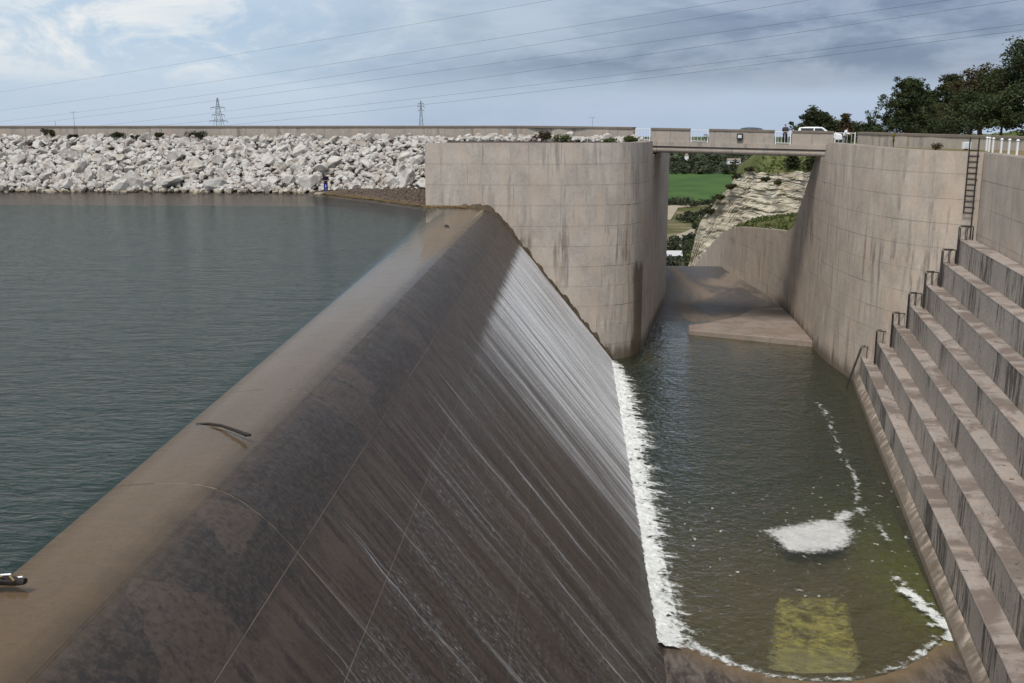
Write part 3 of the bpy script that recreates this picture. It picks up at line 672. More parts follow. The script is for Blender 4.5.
railing('white railing between the leftmost and middle parapet blocks of the bridge', 11.05, 12.65)
railing('white railing beside the standing person on the bridge', 18.45, 19.85)
railing('white railing at the right end of the bridge, beside the person in white', 23.45, 25.2)
parapet('parapet', 'concrete parapet along the top of the right channel wall, below the pines', [(25.3, 94.2, 6.15), (27.2, 89.5, 6.1), (29.2, 85.2, 6.05), (32.2, 79.5, 6.0), (33.2, 77.2, 5.98)], 1.9, 1.2)

# floodlights
def flood(label, X_, o, z, s):
    r_ = empty('floodlight', bp(X_, o, z)); tag(r_, label, 'floodlight')
    ax = Matrix(((bdir.x, -bn.x * -1, 0), (bdir.y, -bn.y * -1, 0), (0, 0, 1)))
    M4 = Matrix.Translation(Vector(bp(X_, o, z))) @ ax.to_4x4()
    mb = MB().box(-.27 * s, .27 * s, -.14 * s, .10 * s, 0, .55 * s, M4); child('housing', mb.v, mb.f, M_metal, r_)
    mb = MB().box(-.17 * s, .17 * s, -.165 * s, -.142 * s, .14 * s, .42 * s, M4); child('lens', mb.v, mb.f, M_lamp, r_)
    mb = MB().box(-.09 * s, .09 * s, -.05 * s, .05 * s, -.10 * s, -.002, M4); child('bracket', mb.v, mb.f, M_metal, r_)
flood('dark square floodlight with pale lens on the middle bridge parapet', 15.45, -0.14, 0.36, 1.0)
flood('small dark lamp on the railing left of the middle bridge parapet', 12.42, -0.02, 0.45, 0.55)

# ------------------------------------------------------------------ plateau behind the right wall
def ground_mat(name, cols, sc_):
    m, t = newmat(name); P = t.n('ShaderNodeNewGeometry', out=0)
    n1 = t.noise(P, sc_, 6, 0.62, 0.4); n2 = t.noise(P, sc_ * 9, 6, 0.7)
    col = t.mix(t.step(n1, 0.4, 0.6), cols[0], cols[1]); col = t.mix(t.math('MULTIPLY', t.step(n2, 0.45, 0.7), 0.6), col, cols[2])
    t.out(t.pbsdf(col, 0.95, t.bump(n2, 0.8, 0.15), 0.1)); return m
M_dry = ground_mat('dry_earth', ((0.20, 0.14, 0.075), (0.12, 0.11, 0.045), (0.26, 0.20, 0.12)), 0.25)
M_green = ground_mat('grassy_slope', ((0.085, 0.105, 0.032), (0.12, 0.13, 0.05), (0.06, 0.07, 0.024)), 0.12)
poly = [uv(16.2, 12)] + [uv(16.2, y) for y in (30, 50, 70.6)] + [(28.3, 71.9), (26.4, 74.0), (25.1, 76.2), (24.2, 79), (23.6, 83), (23.2, 88), (23.3, 93.4), (25.3, 93.6), (26, 102), (60, 108), (160, 108), (160, 12)]
tag(MB().prism(poly, -8, 4.93).build('plateau', M_dry), kind='structure')

# ladder, step ladders
def pipe_thing(name, label, parts, cat, group=None):
    p0 = parts[0][1][0]; r_ = empty(name, p0); tag(r_, label, cat, group)
    for nm, pts_, rad in parts:
        mb = MB().tube(pts_, rad, 6); child(nm, mb.v, mb.f, M_metal, r_)
lx, ly = RP.at(0.3); lnx, lny = RP.nrm(0.5, -1); tx_, ty_ = -lny, lnx
tdx, tdy = RP.at(1.6)[0] - RP.at(0.2)[0], RP.at(1.6)[1] - RP.at(0.2)[1]; l = math.hypot(tdx, tdy); tdx /= l; tdy /= l
def lp(a, o, z): return (lx + tdx * a + lnx * o, ly + tdy * a + lny * o, z)
parts = [('rail', [lp(0.0, .22, -0.82), lp(0.0, .22, 6.0)], .045), ('rail', [lp(0.62, .22, 0.9), lp(0.62, .22, 6.0)], .045)]
for i in range(12): parts.append(('rung', [lp(-.06, .22, 0.95 + i * .38), lp(0.66, .22, 0.95 + i * .38)], .045))
for z in (1.3, 3.2, 4.8): parts.append(('bracket', [lp(0, .22, z), lp(0, 0.0, z)], .025))
pipe_thing('ladder', 'dark steel ladder fixed to the channel wall beside the retaining wall corner', parts, 'ladder')
names = ['lowest', 'second', 'third', 'fourth', 'fifth', 'sixth', 'topmost']
for k in range(7):
    u0 = 9.35 + 0.85 * k; zt = -11 + 1.69 * k; ye = wall_y(u0); parts = []
    for o in (0.55, 1.05):
        y = ye - o; um = u0 - 0.16
        if k == 0: pts_ = [(*uv(u0 - 1.1, y), POOL - .3), (*uv(u0 - .12, y), zt + .8), (*uv(u0 + .05, y), zt + .93), (*uv(u0 + .66, y), zt + .93), (*uv(u0 + .72, y), zt + .86), (*uv(u0 + .72, y), zt)]
        else: pts_ = [(*uv(um, y), zt - 1.67), (*uv(um, y), zt + .84), (*uv(um + .08, y), zt + .93), (*uv(u0 + .64, y), zt + .93), (*uv(u0 + .68, y), zt + .88), (*uv(u0 + .68, y), zt)]
        parts.append(('handrail', pts_, .038))
        parts.append(('post', [(*uv(u0 + .3, y), zt), (*uv(u0 + .3, y), zt + .92)], .026))
    for i in range(4):
        f = 0.15 + i * 0.24
        if k == 0: x0 = u0 - 1.1 + .98 * f; z = POOL - .3 + 3.2 * f
        else: x0 = um; z = zt - 1.67 + 1.6 * f
        parts.append(('rung', [(*uv(x0, ye - .55), z), (*uv(x0, ye - 1.05), z)], .02))
    lab = {0: 'lowest step ladder with sloping dark pipes running into the pool', 6: 'topmost step ladder with dark pipe handrail, just below the tall wall ladder'}.get(k, '%s step ladder with dark pipe handrail up from the pool' % names[k])
    pipe_thing('step_ladder', lab, parts, 'ladder', 'step ladders up the stepped wall')

# ------------------------------------------------------------------ posts, box, marker on the right wall
posts = [(29.6, 77.6), (29.0, 75.6), (28.4, 73.4), (27.6, 70.0), (27.2, 67.8), (26.8, 65.6), (26.45, 63.4)]
for i, (x, y) in enumerate(posts):
    r_ = empty('fence_post', (x + .5, y, 4.93)); h_ = 0.95
    tag(r_, ['white fence post standing behind the ladder top, first from the parapet', 'white fence post second from the parapet, behind the ladder top', 'white fence post third from the parapet, directly above the ladder',
             'white fence post fourth from the parapet, first on the retaining wall', 'white fence post fifth from the parapet, on the retaining wall', 'white fence post sixth from the parapet, on the retaining wall', 'white fence post nearest the right edge, on the retaining wall'][i], 'post', 'white fence posts on the right wall')
    mb = MB().box(x + .45, x + .55, y - .05, y + .05, 4.93, 4.93 + h_); child('shaft', mb.v, mb.f, M_white, r_)
    mb = MB().hexa([(x + .41, y - .09, 4.932 + h_), (x + .59, y - .09, 4.932 + h_), (x + .59, y + .09, 4.932 + h_), (x + .41, y + .09, 4.932 + h_)], [(x + .47, y - .03, 5.02 + h_), (x + .53, y - .03, 5.02 + h_), (x + .53, y + .03, 5.02 + h_), (x + .47, y + .03, 5.02 + h_)])
    child('cap', mb.v, mb.f, M_white, r_)
fr = empty('wire_fence', (32, 74, 4.93)); tag(fr, 'dark wire fence behind the white posts below the trees', 'fence')
fpts = [(33.2, 77), (31.5, 73.5), (29.8, 69), (29.0, 64), (28.4, 60), (27, 52), (25.5, 42)]
for i, (x, y) in enumerate(fpts):
    mb = MB().tube([(x, y, 4.93), (x, y, 6.1)], .05, 5); child('fence_upright', mb.v, mb.f, M_metal, fr)
for z in [5.15 + .15 * i for i in range(7)]:
    mb = MB().tube([(x, y, z) for x, y in fpts], .016, 4); child('wire', mb.v, mb.f, M_metal, fr)
bxr = empty('junction_box', (29.4, 79.6, 4.93)); tag(bxr, 'small white box on the wall top left of the ladder', 'box')
mb = MB().box(29.12, 29.68, 79.4, 79.8, 5.05, 5.55); child('cabinet', mb.v, mb.f, M_white, bxr)
mb = MB().box(29.2, 29.6, 79.375, 79.398, 5.12, 5.48); child('door', mb.v, mb.f, M_lamp, bxr)
mb = MB().box(29.3, 29.5, 79.5, 79.7, 4.93, 5.048); child('stand', mb.v, mb.f, M_metal, bxr)

# ------------------------------------------------------------------ people
def skin(name, J, E_, mat, parent, sub=1):
    me = bpy.data.meshes.new(name); keys = list(J)
    L = parent.location if parent else Vector()
    me.from_pydata([tuple(Vector(J[k][0]) - (L if name != '_' else Vector())) for k in keys], [(keys.index(a), keys.index(b)) for a, b in E_], []); me.update()
    me.materials.append(mat); o = bpy.data.objects.new(name, me); COL.objects.link(o)
    if parent: o.parent = parent
    md = o.modifiers.new('skin', 'SKIN'); md.use_smooth_shade = True
    for i, k in enumerate(keys):
        r_ = J[k][1]; me.skin_vertices[0].data[i].radius = (r_, r_) if not isinstance(r_, tuple) else r_
        me.skin_vertices[0].data[i].use_root = (i == 0)
    if sub: sm = o.modifiers.new('sub', 'SUBSURF'); sm.levels = sub; sm.render_levels = sub
    return o
def person(loc, rz_, label, top, legs, hair, lean=0.0, arms='down', hood=None, height=1.74):
    r_ = empty('person', loc); tag(r_, label, 'person')
    k = height / 1.74; M = Matrix.Translation(Vector(loc)) @ Matrix.Rotation(rz_, 4, 'Z') @ Matrix.Scale(k, 4)
    def T(x, y, z):
        if z > 0.95: y2 = y + math.sin(lean) * (z - .95); z = .95 + math.cos(lean) * (z - .95); y = y2
        return M @ Vector((x, y, z))
    if arms == 'down': A = [((s * .20, 0, 1.42), (s * .25, -.02, 1.14), (s * .22, .10, .92)) for s in (-1, 1)]
    elif arms == 'front': A = [((s * .20, 0, 1.42), (s * .27, .03, 1.16), (s * .12, .22, 1.12)) for s in (-1, 1)]
    else: A = [((s * .20, 0, 1.42), (s * .25, .16, 1.20), (s * .20, .40, 1.10)) for s in (-1, 1)]
    J = {'pel': (T(0, 0, .95), .12), 'chest': (T(0, 0, 1.3), .12), 'neck': (T(0, 0, 1.50), .055), 'jaw': (T(0, .025, 1.56), .065), 'head': (T(0, .02, 1.65), .098), 'crown': (T(0, 0, 1.71), .06), 'nose': (T(0, .125, 1.615), .016)}
    E_ = [('pel', 'chest'), ('chest', 'neck'), ('neck', 'jaw'), ('jaw', 'head'), ('head', 'crown'), ('head', 'nose')]
    for s, nm in ((-1, 'l'), (1, 'r')):
        a = A[0 if s < 0 else 1]
        J[nm + 'sh'] = (T(*a[0]), .06); J[nm + 'el'] = (T(*a[1]), .042); J[nm + 'wr'] = (T(*a[2]), .03)
        d = (Vector(a[2]) - Vector(a[1])).normalized(); h0 = Vector(a[2]) + d * .07; J[nm + 'pa'] = (T(*h0), (.04, .018))
        E_ += [('chest', nm + 'sh'), (nm + 'sh', nm + 'el'), (nm + 'el', nm + 'wr'), (nm + 'wr', nm + 'pa')]
        for f in range(4):
            t_ = h0 + d * (.075 - .008 * abs(f - 1.4)) + Vector(((f - 1.5) * .02, .01, -.015)); J[nm + 'f%d' % f] = (T(*t_), .009); E_.append((nm + 'pa', nm + 'f%d' % f))
        t_ = Vector(a[2]) + d * .05 + Vector((-s * .05, .03, 0)); J[nm + 'th'] = (T(*t_), .010); E_.append((nm + 'wr', nm + 'th'))
        J[nm + 'hip'] = (T(s * .09, 0, .90), .09); J[nm + 'kn'] = (T(s * .11, .03, .50), .06); J[nm + 'an'] = (T(s * .12, -.02, .10), .042); J[nm + 'to'] = (T(s * .14, .14, .035), .035)
        E_ += [('pel', nm + 'hip'), (nm + 'hip', nm + 'kn'), (nm + 'kn', nm + 'an'), (nm + 'an', nm + 'to')]
    skin('body', J, E_, M_skin, r_)
    Jt = {'b': (T(0, 0, .84), .18), 'c': (T(0, 0, 1.30), .185), 'n': (T(0, 0, 1.47), .10)}; Et = [('b', 'c'), ('c', 'n')]
    for s, nm in ((-1, 'l'), (1, 'r')):
        a = A[0 if s < 0 else 1]; wr = Vector(a[1]).lerp(Vector(a[2]), .95)
        Jt[nm + 's'] = (T(*a[0]), .088); Jt[nm + 'e'] = (T(*a[1]), .068); Jt[nm + 'w'] = (T(*wr), .055); Et += [('c', nm + 's'), (nm + 's', nm + 'e'), (nm + 'e', nm + 'w')]
    skin('jacket', Jt, Et, top, r_)
    Jl = {'p': (T(0, 0, .96), .15)}; El = []
    for s, nm in ((-1, 'l'), (1, 'r')):
        Jl[nm + 'h'] = (T(s * .095, 0, .86), .115); Jl[nm + 'k'] = (T(s * .11, .03, .50), .085); Jl[nm + 'a'] = (T(s * .12, -.02, .09), .07); El += [('p', nm + 'h'), (nm + 'h', nm + 'k'), (nm + 'k', nm + 'a')]
    skin('trousers', Jl, El, legs, r_)
    for s in (-1, 1):
        skin('shoe', {'a': (T(s * .12, -.04, .05), .052), 'b': (T(s * .13, .08, .045), .048), 'c': (T(s * .14, .17, .035), .036)}, [('a', 'b'), ('b', 'c')], M_tyre, r_)
    skin('hair' if not hood else 'hood', {'a': (T(0, -.04, 1.58), .085), 'b': (T(0, -.03, 1.69), .10), 'c': (T(0, .02, 1.735), .075)}, [('a', 'b'), ('b', 'c')], hood or hair, r_)
C_black = cloth('black_cloth', (0.012, 0.013, 0.018)); C_blue = cloth('blue_denim', (0.012, 0.035, 0.22)); C_hair = cloth('dark_hair', (0.03, 0.018, 0.013)); C_red = cloth('reddish_hair', (0.10, 0.04, 0.03))
C_white = cloth('white_cloth', (0.70, 0.72, 0.76)); C_grey = cloth('grey_cloth', (0.20, 0.21, 0.22))
person((-24.4, 101.7, 0.12), R(200), 'person in black jacket and blue trousers standing at the water below the riprap', C_black, C_blue, C_red, arms='front', height=1.88)
tag(mobj('standing_stone', *[(lambda me: ([Vector((v.co.x * 1.1 - 24.3, v.co.y * .7 + 101.8, v.co.z * .35 - .06)) for v in me.vertices], [tuple(p.vertices) for p in me.polygons]))(rmesh[3])][0], M_rock), 'flat pale stone at the waterline under the standing person', 'stone')
p_ = bp(19.3, -0.02 + .35, 0.0); person(p_, R(185), 'person in dark hooded top standing behind the bridge railing', cloth('charcoal_cloth', (0.05, 0.05, 0.055)), C_black, C_hair, arms='front', hood=cloth('dark_hood', (0.035, 0.016, 0.014)), height=1.80)
p_ = bp(23.75, -0.0, 0.0); p_ = (24.0, 93.6, 4.93); person(p_, R(-120), 'person in white jacket leaning at the right end railing of the bridge', C_white, C_grey, C_hair, lean=0.3, arms='reach', height=1.62)

# ------------------------------------------------------------------ cars
def car(label, loc, rz_, paint, kind):
    r_ = empty('car', loc); tag(r_, label, 'car')
    M = Matrix.Rotation(rz_, 4, 'Z')
    def add(nm, vs_, fs, mat, par=r_, sm=False):
        return mobj(nm, [M @ Vector(v) for v in vs_], fs, mat, par, sm)
    H_ = 1.46 if kind == 'sedan' else 1.62
    if kind == 'sedan': low = [(-2.15, .35), (-2.15, .75), (-1.95, .92), (-1.2, .95), (1.05, .95), (1.95, .84), (2.15, .68), (2.15, .35)]; cab = [(-1.75, .95), (-1.15, H_ - .06), (-.5, H_), (.1, H_), (.5, H_ - .06), (1.25, .95)]
    else: low = [(-2.2, .42), (-2.2, .95), (-2.1, 1.06), (-.6, 1.06), (1.2, 1.06), (2.05, .98), (2.2, .75), (2.2, .42)]; cab = [(-1.95, 1.06), (-1.75, H_ - .06), (-1.2, H_), (-.1, H_), (.4, H_ - .06), (1.05, 1.06)]
    def loft(prof, w0, w1, z0, z1):
        n_ = len(prof); V = []
        for s in (-1, 1):
            for x, z in prof:
                f = (z - z0) / (z1 - z0); V.append((x, s * (w0 + (w1 - w0) * f), z))
        return V, [tuple(range(n_)), tuple(range(2 * n_ - 1, n_ - 1, -1))] + [(i, n_ + i, n_ + (i + 1) % n_, (i + 1) % n_) for i in range(n_)]
    v_, f_ = loft(low, .86, .84, .35, 1.06); b = add('body', v_, f_, paint); bv = b.modifiers.new('b', 'BEVEL'); bv.width = .07; bv.segments = 2
    zb = cab[0][1]; v_, f_ = loft(cab, .80, .60, zb, H_); b = add('cabin', v_, f_, paint); bv = b.modifiers.new('b', 'BEVEL'); bv.width = .05; bv.segments = 2
    ff = lambda z: .80 + (.60 - .80) * (z - zb) / (H_ - zb) + .012
    xa0, xa1, xb0, xb1 = cab[0][0] + .42, cab[1][0] + .12, cab[-1][0] - .28, cab[-2][0] - .1
    zm0, zm1 = zb + .06, H_ - .12; xm = (xa0 + xb0) / 2
    for s in (-1, 1):
        for (p0, p1, p2, p3) in (((xa0, xm - .05), (xa1, xm - .05)) + (0, 0), ((xm + .05, xb0), (xm + .05, xb1)) + (0, 0)) if False else (((xa0, zm0), (xm - .05, zm0), (xm - .05, zm1), (xa1, zm1)), ((xm + .05, zm0), (xb0, zm0), (xb1, zm1), (xm + .05, zm1))):
            V = []
            for x, z in (p0, p1, p2, p3): V.append((x, s * ff(z), z))
            for x, z in (p0, p1, p2, p3): V.append((x, s * (ff(z) - .03), z))
            add('side_window', V, [(0, 1, 2, 3), (7, 6, 5, 4)] + [(i, (i + 1) % 4, 4 + (i + 1) % 4, 4 + i) for i in range(4)], M_glass)
    for (x0, z0), (x1, z1), nm in ((cab[-1], cab[-2], 'windscreen'), (cab[0], cab[1], 'rear_window')):
        sg = 1 if nm == 'windscreen' else -1
        V = [(x0 + sg * .012, -.68, z0 + .06), (x0 + sg * .012, .68, z0 + .06), (x1 + sg * .03, .54, z1), (x1 + sg * .03, -.54, z1)]
        V += [(x - sg * .03, y, z - .02) for x, y, z in V]
        add(nm, V, [(0, 1, 2, 3), (7, 6, 5, 4)] + [(i, (i + 1) % 4, 4 + (i + 1) % 4, 4 + i) for i in range(4)], M_glass)
    for x in (-1.32, 1.32):
        for s in (-1, 1):
            mb = MB().tube([(x, s * .66, .32), (x, s * .89, .32)], .32, 18); wl = add('wheel', mb.v, mb.f, M_tyre)
            mb = MB().tube([(x, s * .88, .32), (x, s * .905, .32)], .20, 12); add('rim', mb.v, mb.f, M_rim, wl)
    for s in (-1, 1):
        mb = MB().box(2.10, 2.17, s * .62 - .15, s * .62 + .15, .62, .76); add('headlight', mb.v, mb.f, M_lamp)
        mb = MB().box(-2.2, -2.12, s * .66 - .1, s * .66 + .1, .66, .82); add('tail_light', mb.v, mb.f, cloth('tail_red', (.25, .01, .01)))
M_green_car = simple('dark_green_paint', (0.035, 0.06, 0.065), 0.2, 0.6, 0.05, 2, 0)
M_white_car = simple('white_car_paint', (0.75, 0.76, 0.77), 0.25, 0.5, 0.04, 2, 0)
ang = math.atan2(bdir.y, bdir.x)
p_ = bp(15.6, 5.2, -0.026); car('dark green car crossing the bridge behind the middle parapet', p_, ang + math.pi, M_green_car, 'sedan')
p_ = bp(21.9, 5.6, -0.026); car('white car crossing the bridge behind the right parapet block', p_, ang, M_white_car, 'pickup')

# ------------------------------------------------------------------ trees
def leaves(mb_v, mb_f, c_, r_, n_, size, rng, flat=1.0):
    for _ in range(n_):
        d = Vector((rng.gauss(0, 1), rng.gauss(0, 1), rng.gauss(0, 1))).normalized() * r_ * (rng.random() ** 0.4)
        p = c_ + Vector((d.x, d.y, d.z * flat)); a = Vector((rng.gauss(0, 1), rng.gauss(0, 1), rng.gauss(0, .6))).normalized(); b = a.orthogonal().normalized()
        b = (Matrix.Rotation(rng.uniform(0, 6.28), 3, a) @ b); s = size * rng.uniform(.6, 1.4); a = a * s; b = b * s * .5; k = len(mb_v)
        mb_v += [p - a, p + b * .9, p + a, p - b * .9]; mb_f.append((k, k + 1, k + 2, k + 3))
def tree(name, label, base, h, rad, mat, kind, seed, nleaf=5200, size=0.16, group=None, trunk_f=0.22, cat='tree'):
    rng = random.Random(seed); r_ = empty(name, base); tag(r_, label, cat, group); B = Vector(base)
    tm = MB(); cv, cf = [], []; clumps = []
    lean = Vector((rng.uniform(-.05, .05), rng.uniform(-.05, .05), 0)) * h
    if kind == 'pine':
        tm.tube([Vector((0, 0, -.2)), lean * .5 + Vector((0, 0, h * .5)), lean + Vector((0, 0, h * .97))], h * .028, 7, h * .006)
        nb = 120
        for i in range(nb):
            f = trunk_f + (1 - trunk_f) * (i / nb) ** 1.15; z = h * f; L = rad * ((1 - f) / (1 - trunk_f)) ** 0.95 * rng.uniform(.55, 1.15) + .05 * rad
            a = i * 2.4 + rng.uniform(-.4, .4); d = Vector((math.cos(a), math.sin(a), rng.uniform(-.05, .35))); p0 = lean * f + Vector((0, 0, z)); p1 = p0 + d * L
            tm.tube([p0, p0.lerp(p1, .5) + Vector((0, 0, -.04 * L)), p1], h * .007 * (1.2 - f), 4, h * .002)
            for g in (.35, .6, .82, 1.0): clumps.append((p0.lerp(p1, g) + Vector((rng.gauss(0, .1), rng.gauss(0, .1), .08)) * rad, rad * rng.uniform(.055, .11), .8))
        clumps.append((lean + Vector((0, 0, h)), rad * .05, 2.0))
    else:
        top = Vector((0, 0, h * .42)) + lean; tm.tube([Vector((0, 0, -.2)), top * .5, top], h * .035, 7, h * .02)
        nb = 44
        for i in range(nb):
            a = i * 2.4; el = rng.uniform(-.15, 1.45); d = Vector((math.cos(a) * math.cos(el) * rad, math.sin(a) * math.cos(el) * rad, math.sin(el) * h * .5)) * rng.uniform(.72, 1.08)
            p1 = top + d; mid_ = top.lerp(p1, .5) + Vector((0, 0, .06 * h)); tm.tube([top, mid_, p1], h * .012, 4, h * .003)
            for g in (.5, .78, 1.0): clumps.append((mid_.lerp(p1, (g - .5) * 2) + Vector((rng.gauss(0, .1), rng.gauss(0, .1), rng.gauss(0, .08))) * rad, rad * rng.uniform(.12, .26), .8))
    per = max(6, nleaf // len(clumps))
    for c_, rr_, fl in clumps: leaves(cv, cf, c_, rr_, per, size, rng, fl)
    mobj('trunk', tm.v, tm.f, M_bark, r_); mobj('crown', cv, cf, mat, r_)
    return r_
G1 = 'trees behind the right channel wall'
tree('pine_tree', 'pointed dark pine leftmost of the tall trees behind the right parapet', (37.3, 118, 4.9), 6.2, 5.0, M_pine, 'pine', 1, 22000, .12, G1, .05)
tree('pine_tree', 'dark pine between the pointed pine and the brownish tree', (42.4, 121, 4.9), 6.8, 4.6, M_pine, 'pine', 2, 22000, .12, G1, .05)
tree('pine_tree', 'low dark pine filling the gap between the two tall pines', (40.6, 123, 4.9), 4.9, 4.8, M_pine, 'pine', 12, 16000, .12, G1, .05)
tree('brownish_tree', 'brownish-leaved spreading tree right of the dark pines', (38.5, 101, 4.9), 7.6, 3.8, M_leafb, 'broad', 3, 12000, .13, G1)
tree('broad_tree', 'large dark tree at the right edge of the picture', (38.6, 90, 4.9), 9.6, 4.3, M_pine, 'broad', 4, 14000, .14, G1)
tree('broad_tree', 'low dark leafy tree under the brownish tree behind the fence', (35.2, 88, 4.9), 4.2, 3.2, M_pine, 'broad', 5, 9000, .13, G1)
tree('broad_tree', 'dark leafy tree behind the right end of the parapet, below the pines', (35.9, 97, 4.9), 4.9, 3.3, M_pine, 'broad', 15, 9000, .13, G1)
tree('round_tree', 'round-crowned tree with gaps standing behind the white car', (32.1, 142, 3.0), 6.1, 2.8, M_leafg, 'broad', 6, 6500, .17)
tree('small_tree', 'small dark tree right of the round-crowned tree', (34.9, 142, 3.2), 4.3, 1.8, M_pine, 'broad', 7, 3000, .16)
tree('small_tree', 'small yellowish tree with a pointed top behind the white-clad person', (35.0, 136, 3.5), 4.4, 1.6, M_leafb, 'pine', 8, 3000, .16)
tree('small_tree', 'small leafy tree left of the tall pointed pine', (39.2, 140, 3.8), 3.6, 2.1, M_leafg, 'broad', 9, 3000, .16)
tree('small_tree', 'low round tree between the small yellowish tree and the tall pines', (38.4, 146, 3.6), 3.7, 1.8, M_leafg, 'broad', 10, 3000, .16)

def bush(label, base, r_, h, mat, seed, n_=900, size=.10, name='bush', group=None):
    rng = random.Random(seed); root = empty(name, base); tag(root, label, 'bush', group); cv, cf = [], []; tm = MB()
    for i in range(9):
        a = rng.uniform(0, 6.28); d = Vector((math.cos(a) * r_ * rng.uniform(.2, .8), math.sin(a) * r_ * .6 * rng.uniform(.2, .8), h * rng.uniform(.4, .85)))
        tm.tube([Vector((0, 0, -.05)), d], .03, 4, .01); leaves(cv, cf, d, r_ * .36, n_ // 9, size, rng, .8)
    mobj('stems', tm.v, tm.f, M_bark, root); mobj('foliage', cv, cf, mat, root)
M_bushd = leaf_mat('dark_bush_leaves', (0.02, 0.026, 0.012), (0.05, 0.055, 0.02))
M_bushr = leaf_mat('brown_bush_leaves', (0.05, 0.035, 0.02), (0.075, 0.06, 0.03))
bt = [(-56.9, 'yellowish dry bush at the parapet foot near the left edge of the dam', 0.8, 1.5, M_bushr), (-49.3, 'dark green bush third from the left at the parapet foot', 1.0, .8, M_bushd), (-47.2, 'low dark bush between two taller ones at the parapet foot', .6, .5, M_bushd),
      (-44.5, 'small dark upright bush left of the widest bush on the dam', .6, 1.0, M_bushd), (-40.4, 'widest dark bush at the parapet foot, left of the pylon', 1.3, 1.0, M_bushd), (-54.2, 'small green bush beside the dry bush on the dam', .55, .6, M_bushd)]
for i, (x, lab, r__, h__, m_) in enumerate(bt): bush(lab, (x, par_y(x) - 1.3, 5.2), r__, h__ * .75, m_, 50 + i, 900, .09, group='bushes along the dam parapet')
bush('dark brown bush on the rocks above the curved abutment', (-3.1, 104.0, 5.1), 1.1, .95, M_bushr, 70, 1200, .09)
bush('green bush right of the dark brown one above the abutment', (-0.9, 102.6, 5.1), 1.0, .6, M_grassl, 71, 900, .08)
bush('green bush beside the leftmost bridge railing above the abutment', (5.2, 96.6, 5.05), 1.0, .6, M_grassl, 72, 1200, .08)
bush('low grassy bush on the abutment left of the railing', (3.6, 97.8, 5.05), .9, .4, M_grassl, 73, 800, .08)
bush('dry twiggy bush on the wall top left of the white box', (27.6, 81.0, 4.93), .7, .45, M_bushr, 74, 500, .06)
# yellow marker plant on the right wall top
bush('thin yellow-green plant in front of the right parapet', (26.0, 86.0, 4.93), .18, 1.35, leaf_mat('yellow_leaves', (.30, .28, .04), (.2, .22, .04)), 75, 90, .07)

# ------------------------------------------------------------------ valley beyond: ground, fields, cliff, hedges
def valley_mat():
    m, t = newmat('valley_ground'); P = t.n('ShaderNodeNewGeometry', out=0); x, y, z = t.sep(P)
    n1 = t.noise(P, 0.022, 6, 0.65, 0.5); n2 = t.noise(P, 0.12, 6, 0.7); v = t.n('ShaderNodeTexVoronoi', {'Vector': t.sc(P, (1, .45, 1)), 'Scale': 0.0075}, out=1)
    r = t.sep(v)[0]
    near = t.mix(t.step(n1, .42, .58), (0.085, 0.085, 0.032), (0.20, 0.165, 0.11)); near = t.mix(t.math('MULTIPLY', t.step(n2, .45, .62), .7), near, (0.05, 0.058, 0.022))
    far = t.mix(t.step(r, .35, .45), (0.035, 0.048, 0.024), (0.06, 0.10, 0.035)); far = t.mix(t.step(r, .72, .78), far, (0.12, 0.115, 0.065))
    far = t.mix(t.math('MULTIPLY', t.step(n2, .45, .62), .5), far, (0.03, 0.042, 0.022))
    t.out(t.pbsdf(t.mix(t.step(y, 690, 760), near, far), .95, None, .1)); return m
GZ = -45.0
V = []; gx = [-9000, -4000, -1500, -600, -200, -60, 0, 60, 120, 200, 300, 600, 1500, 4000, 9000]; gy = [125, 200, 300, 400, 500, 700, 900, 1200, 1600, 2200, 3500, 6000, 12000]
for y in gy:
    for x in gx: V.append((x, y, GZ if y < 3000 else GZ - lerp_tab([(3000, 0), (6000, 30), (12000, 150)], y)))
n = len(gx)
tag(mobj('ground', V, [(j * n + i, j * n + i + 1, (j + 1) * n + i + 1, (j + 1) * n + i) for j in range(len(gy) - 1) for i in range(n - 1)], valley_mat()), kind='structure')
M_field = ground_mat('crop_field', ((0.040, 0.085, 0.024), (0.062, 0.112, 0.032), (0.036, 0.07, 0.024)), 0.03)
tag(mobj('crop_field', [(40, 700, GZ + .3), (128, 690, GZ + .3), (185, 940, GZ + .3), (170, 1065, GZ + .3), (60, 1090, GZ + .3)], [(0, 1, 2, 3, 4)], M_field), kind='structure')
M_track = simple('pale_track', (0.30, 0.26, 0.20), .95, .1, .2, .05, 0)
tag(mobj('valley_road', [(50, 1560, GZ + .3), (420, 1490, GZ + .3), (420, 1500, GZ + .3), (50, 1575, GZ + .3)], [(0, 1, 2, 3)], M_track), kind='structure')
tag(mobj('dirt_track', [(46, 560, GZ + .3), (54, 560, GZ + .3), (66, 640, GZ + .3), (86, 655, GZ + .3), (86, 668, GZ + .3), (58, 655, GZ + .3)], [(0, 1, 2, 3, 4, 5)], M_track), kind='structure')
tag(mobj('river_bed', [(47, 430, GZ + .3), (62, 470, GZ + .3), (78, 540, GZ + .3), (70, 548, GZ + .3), (56, 500, GZ + .3), (44, 470, GZ + .3)], [(0, 1, 2, 3, 4, 5)], M_track), kind='structure')
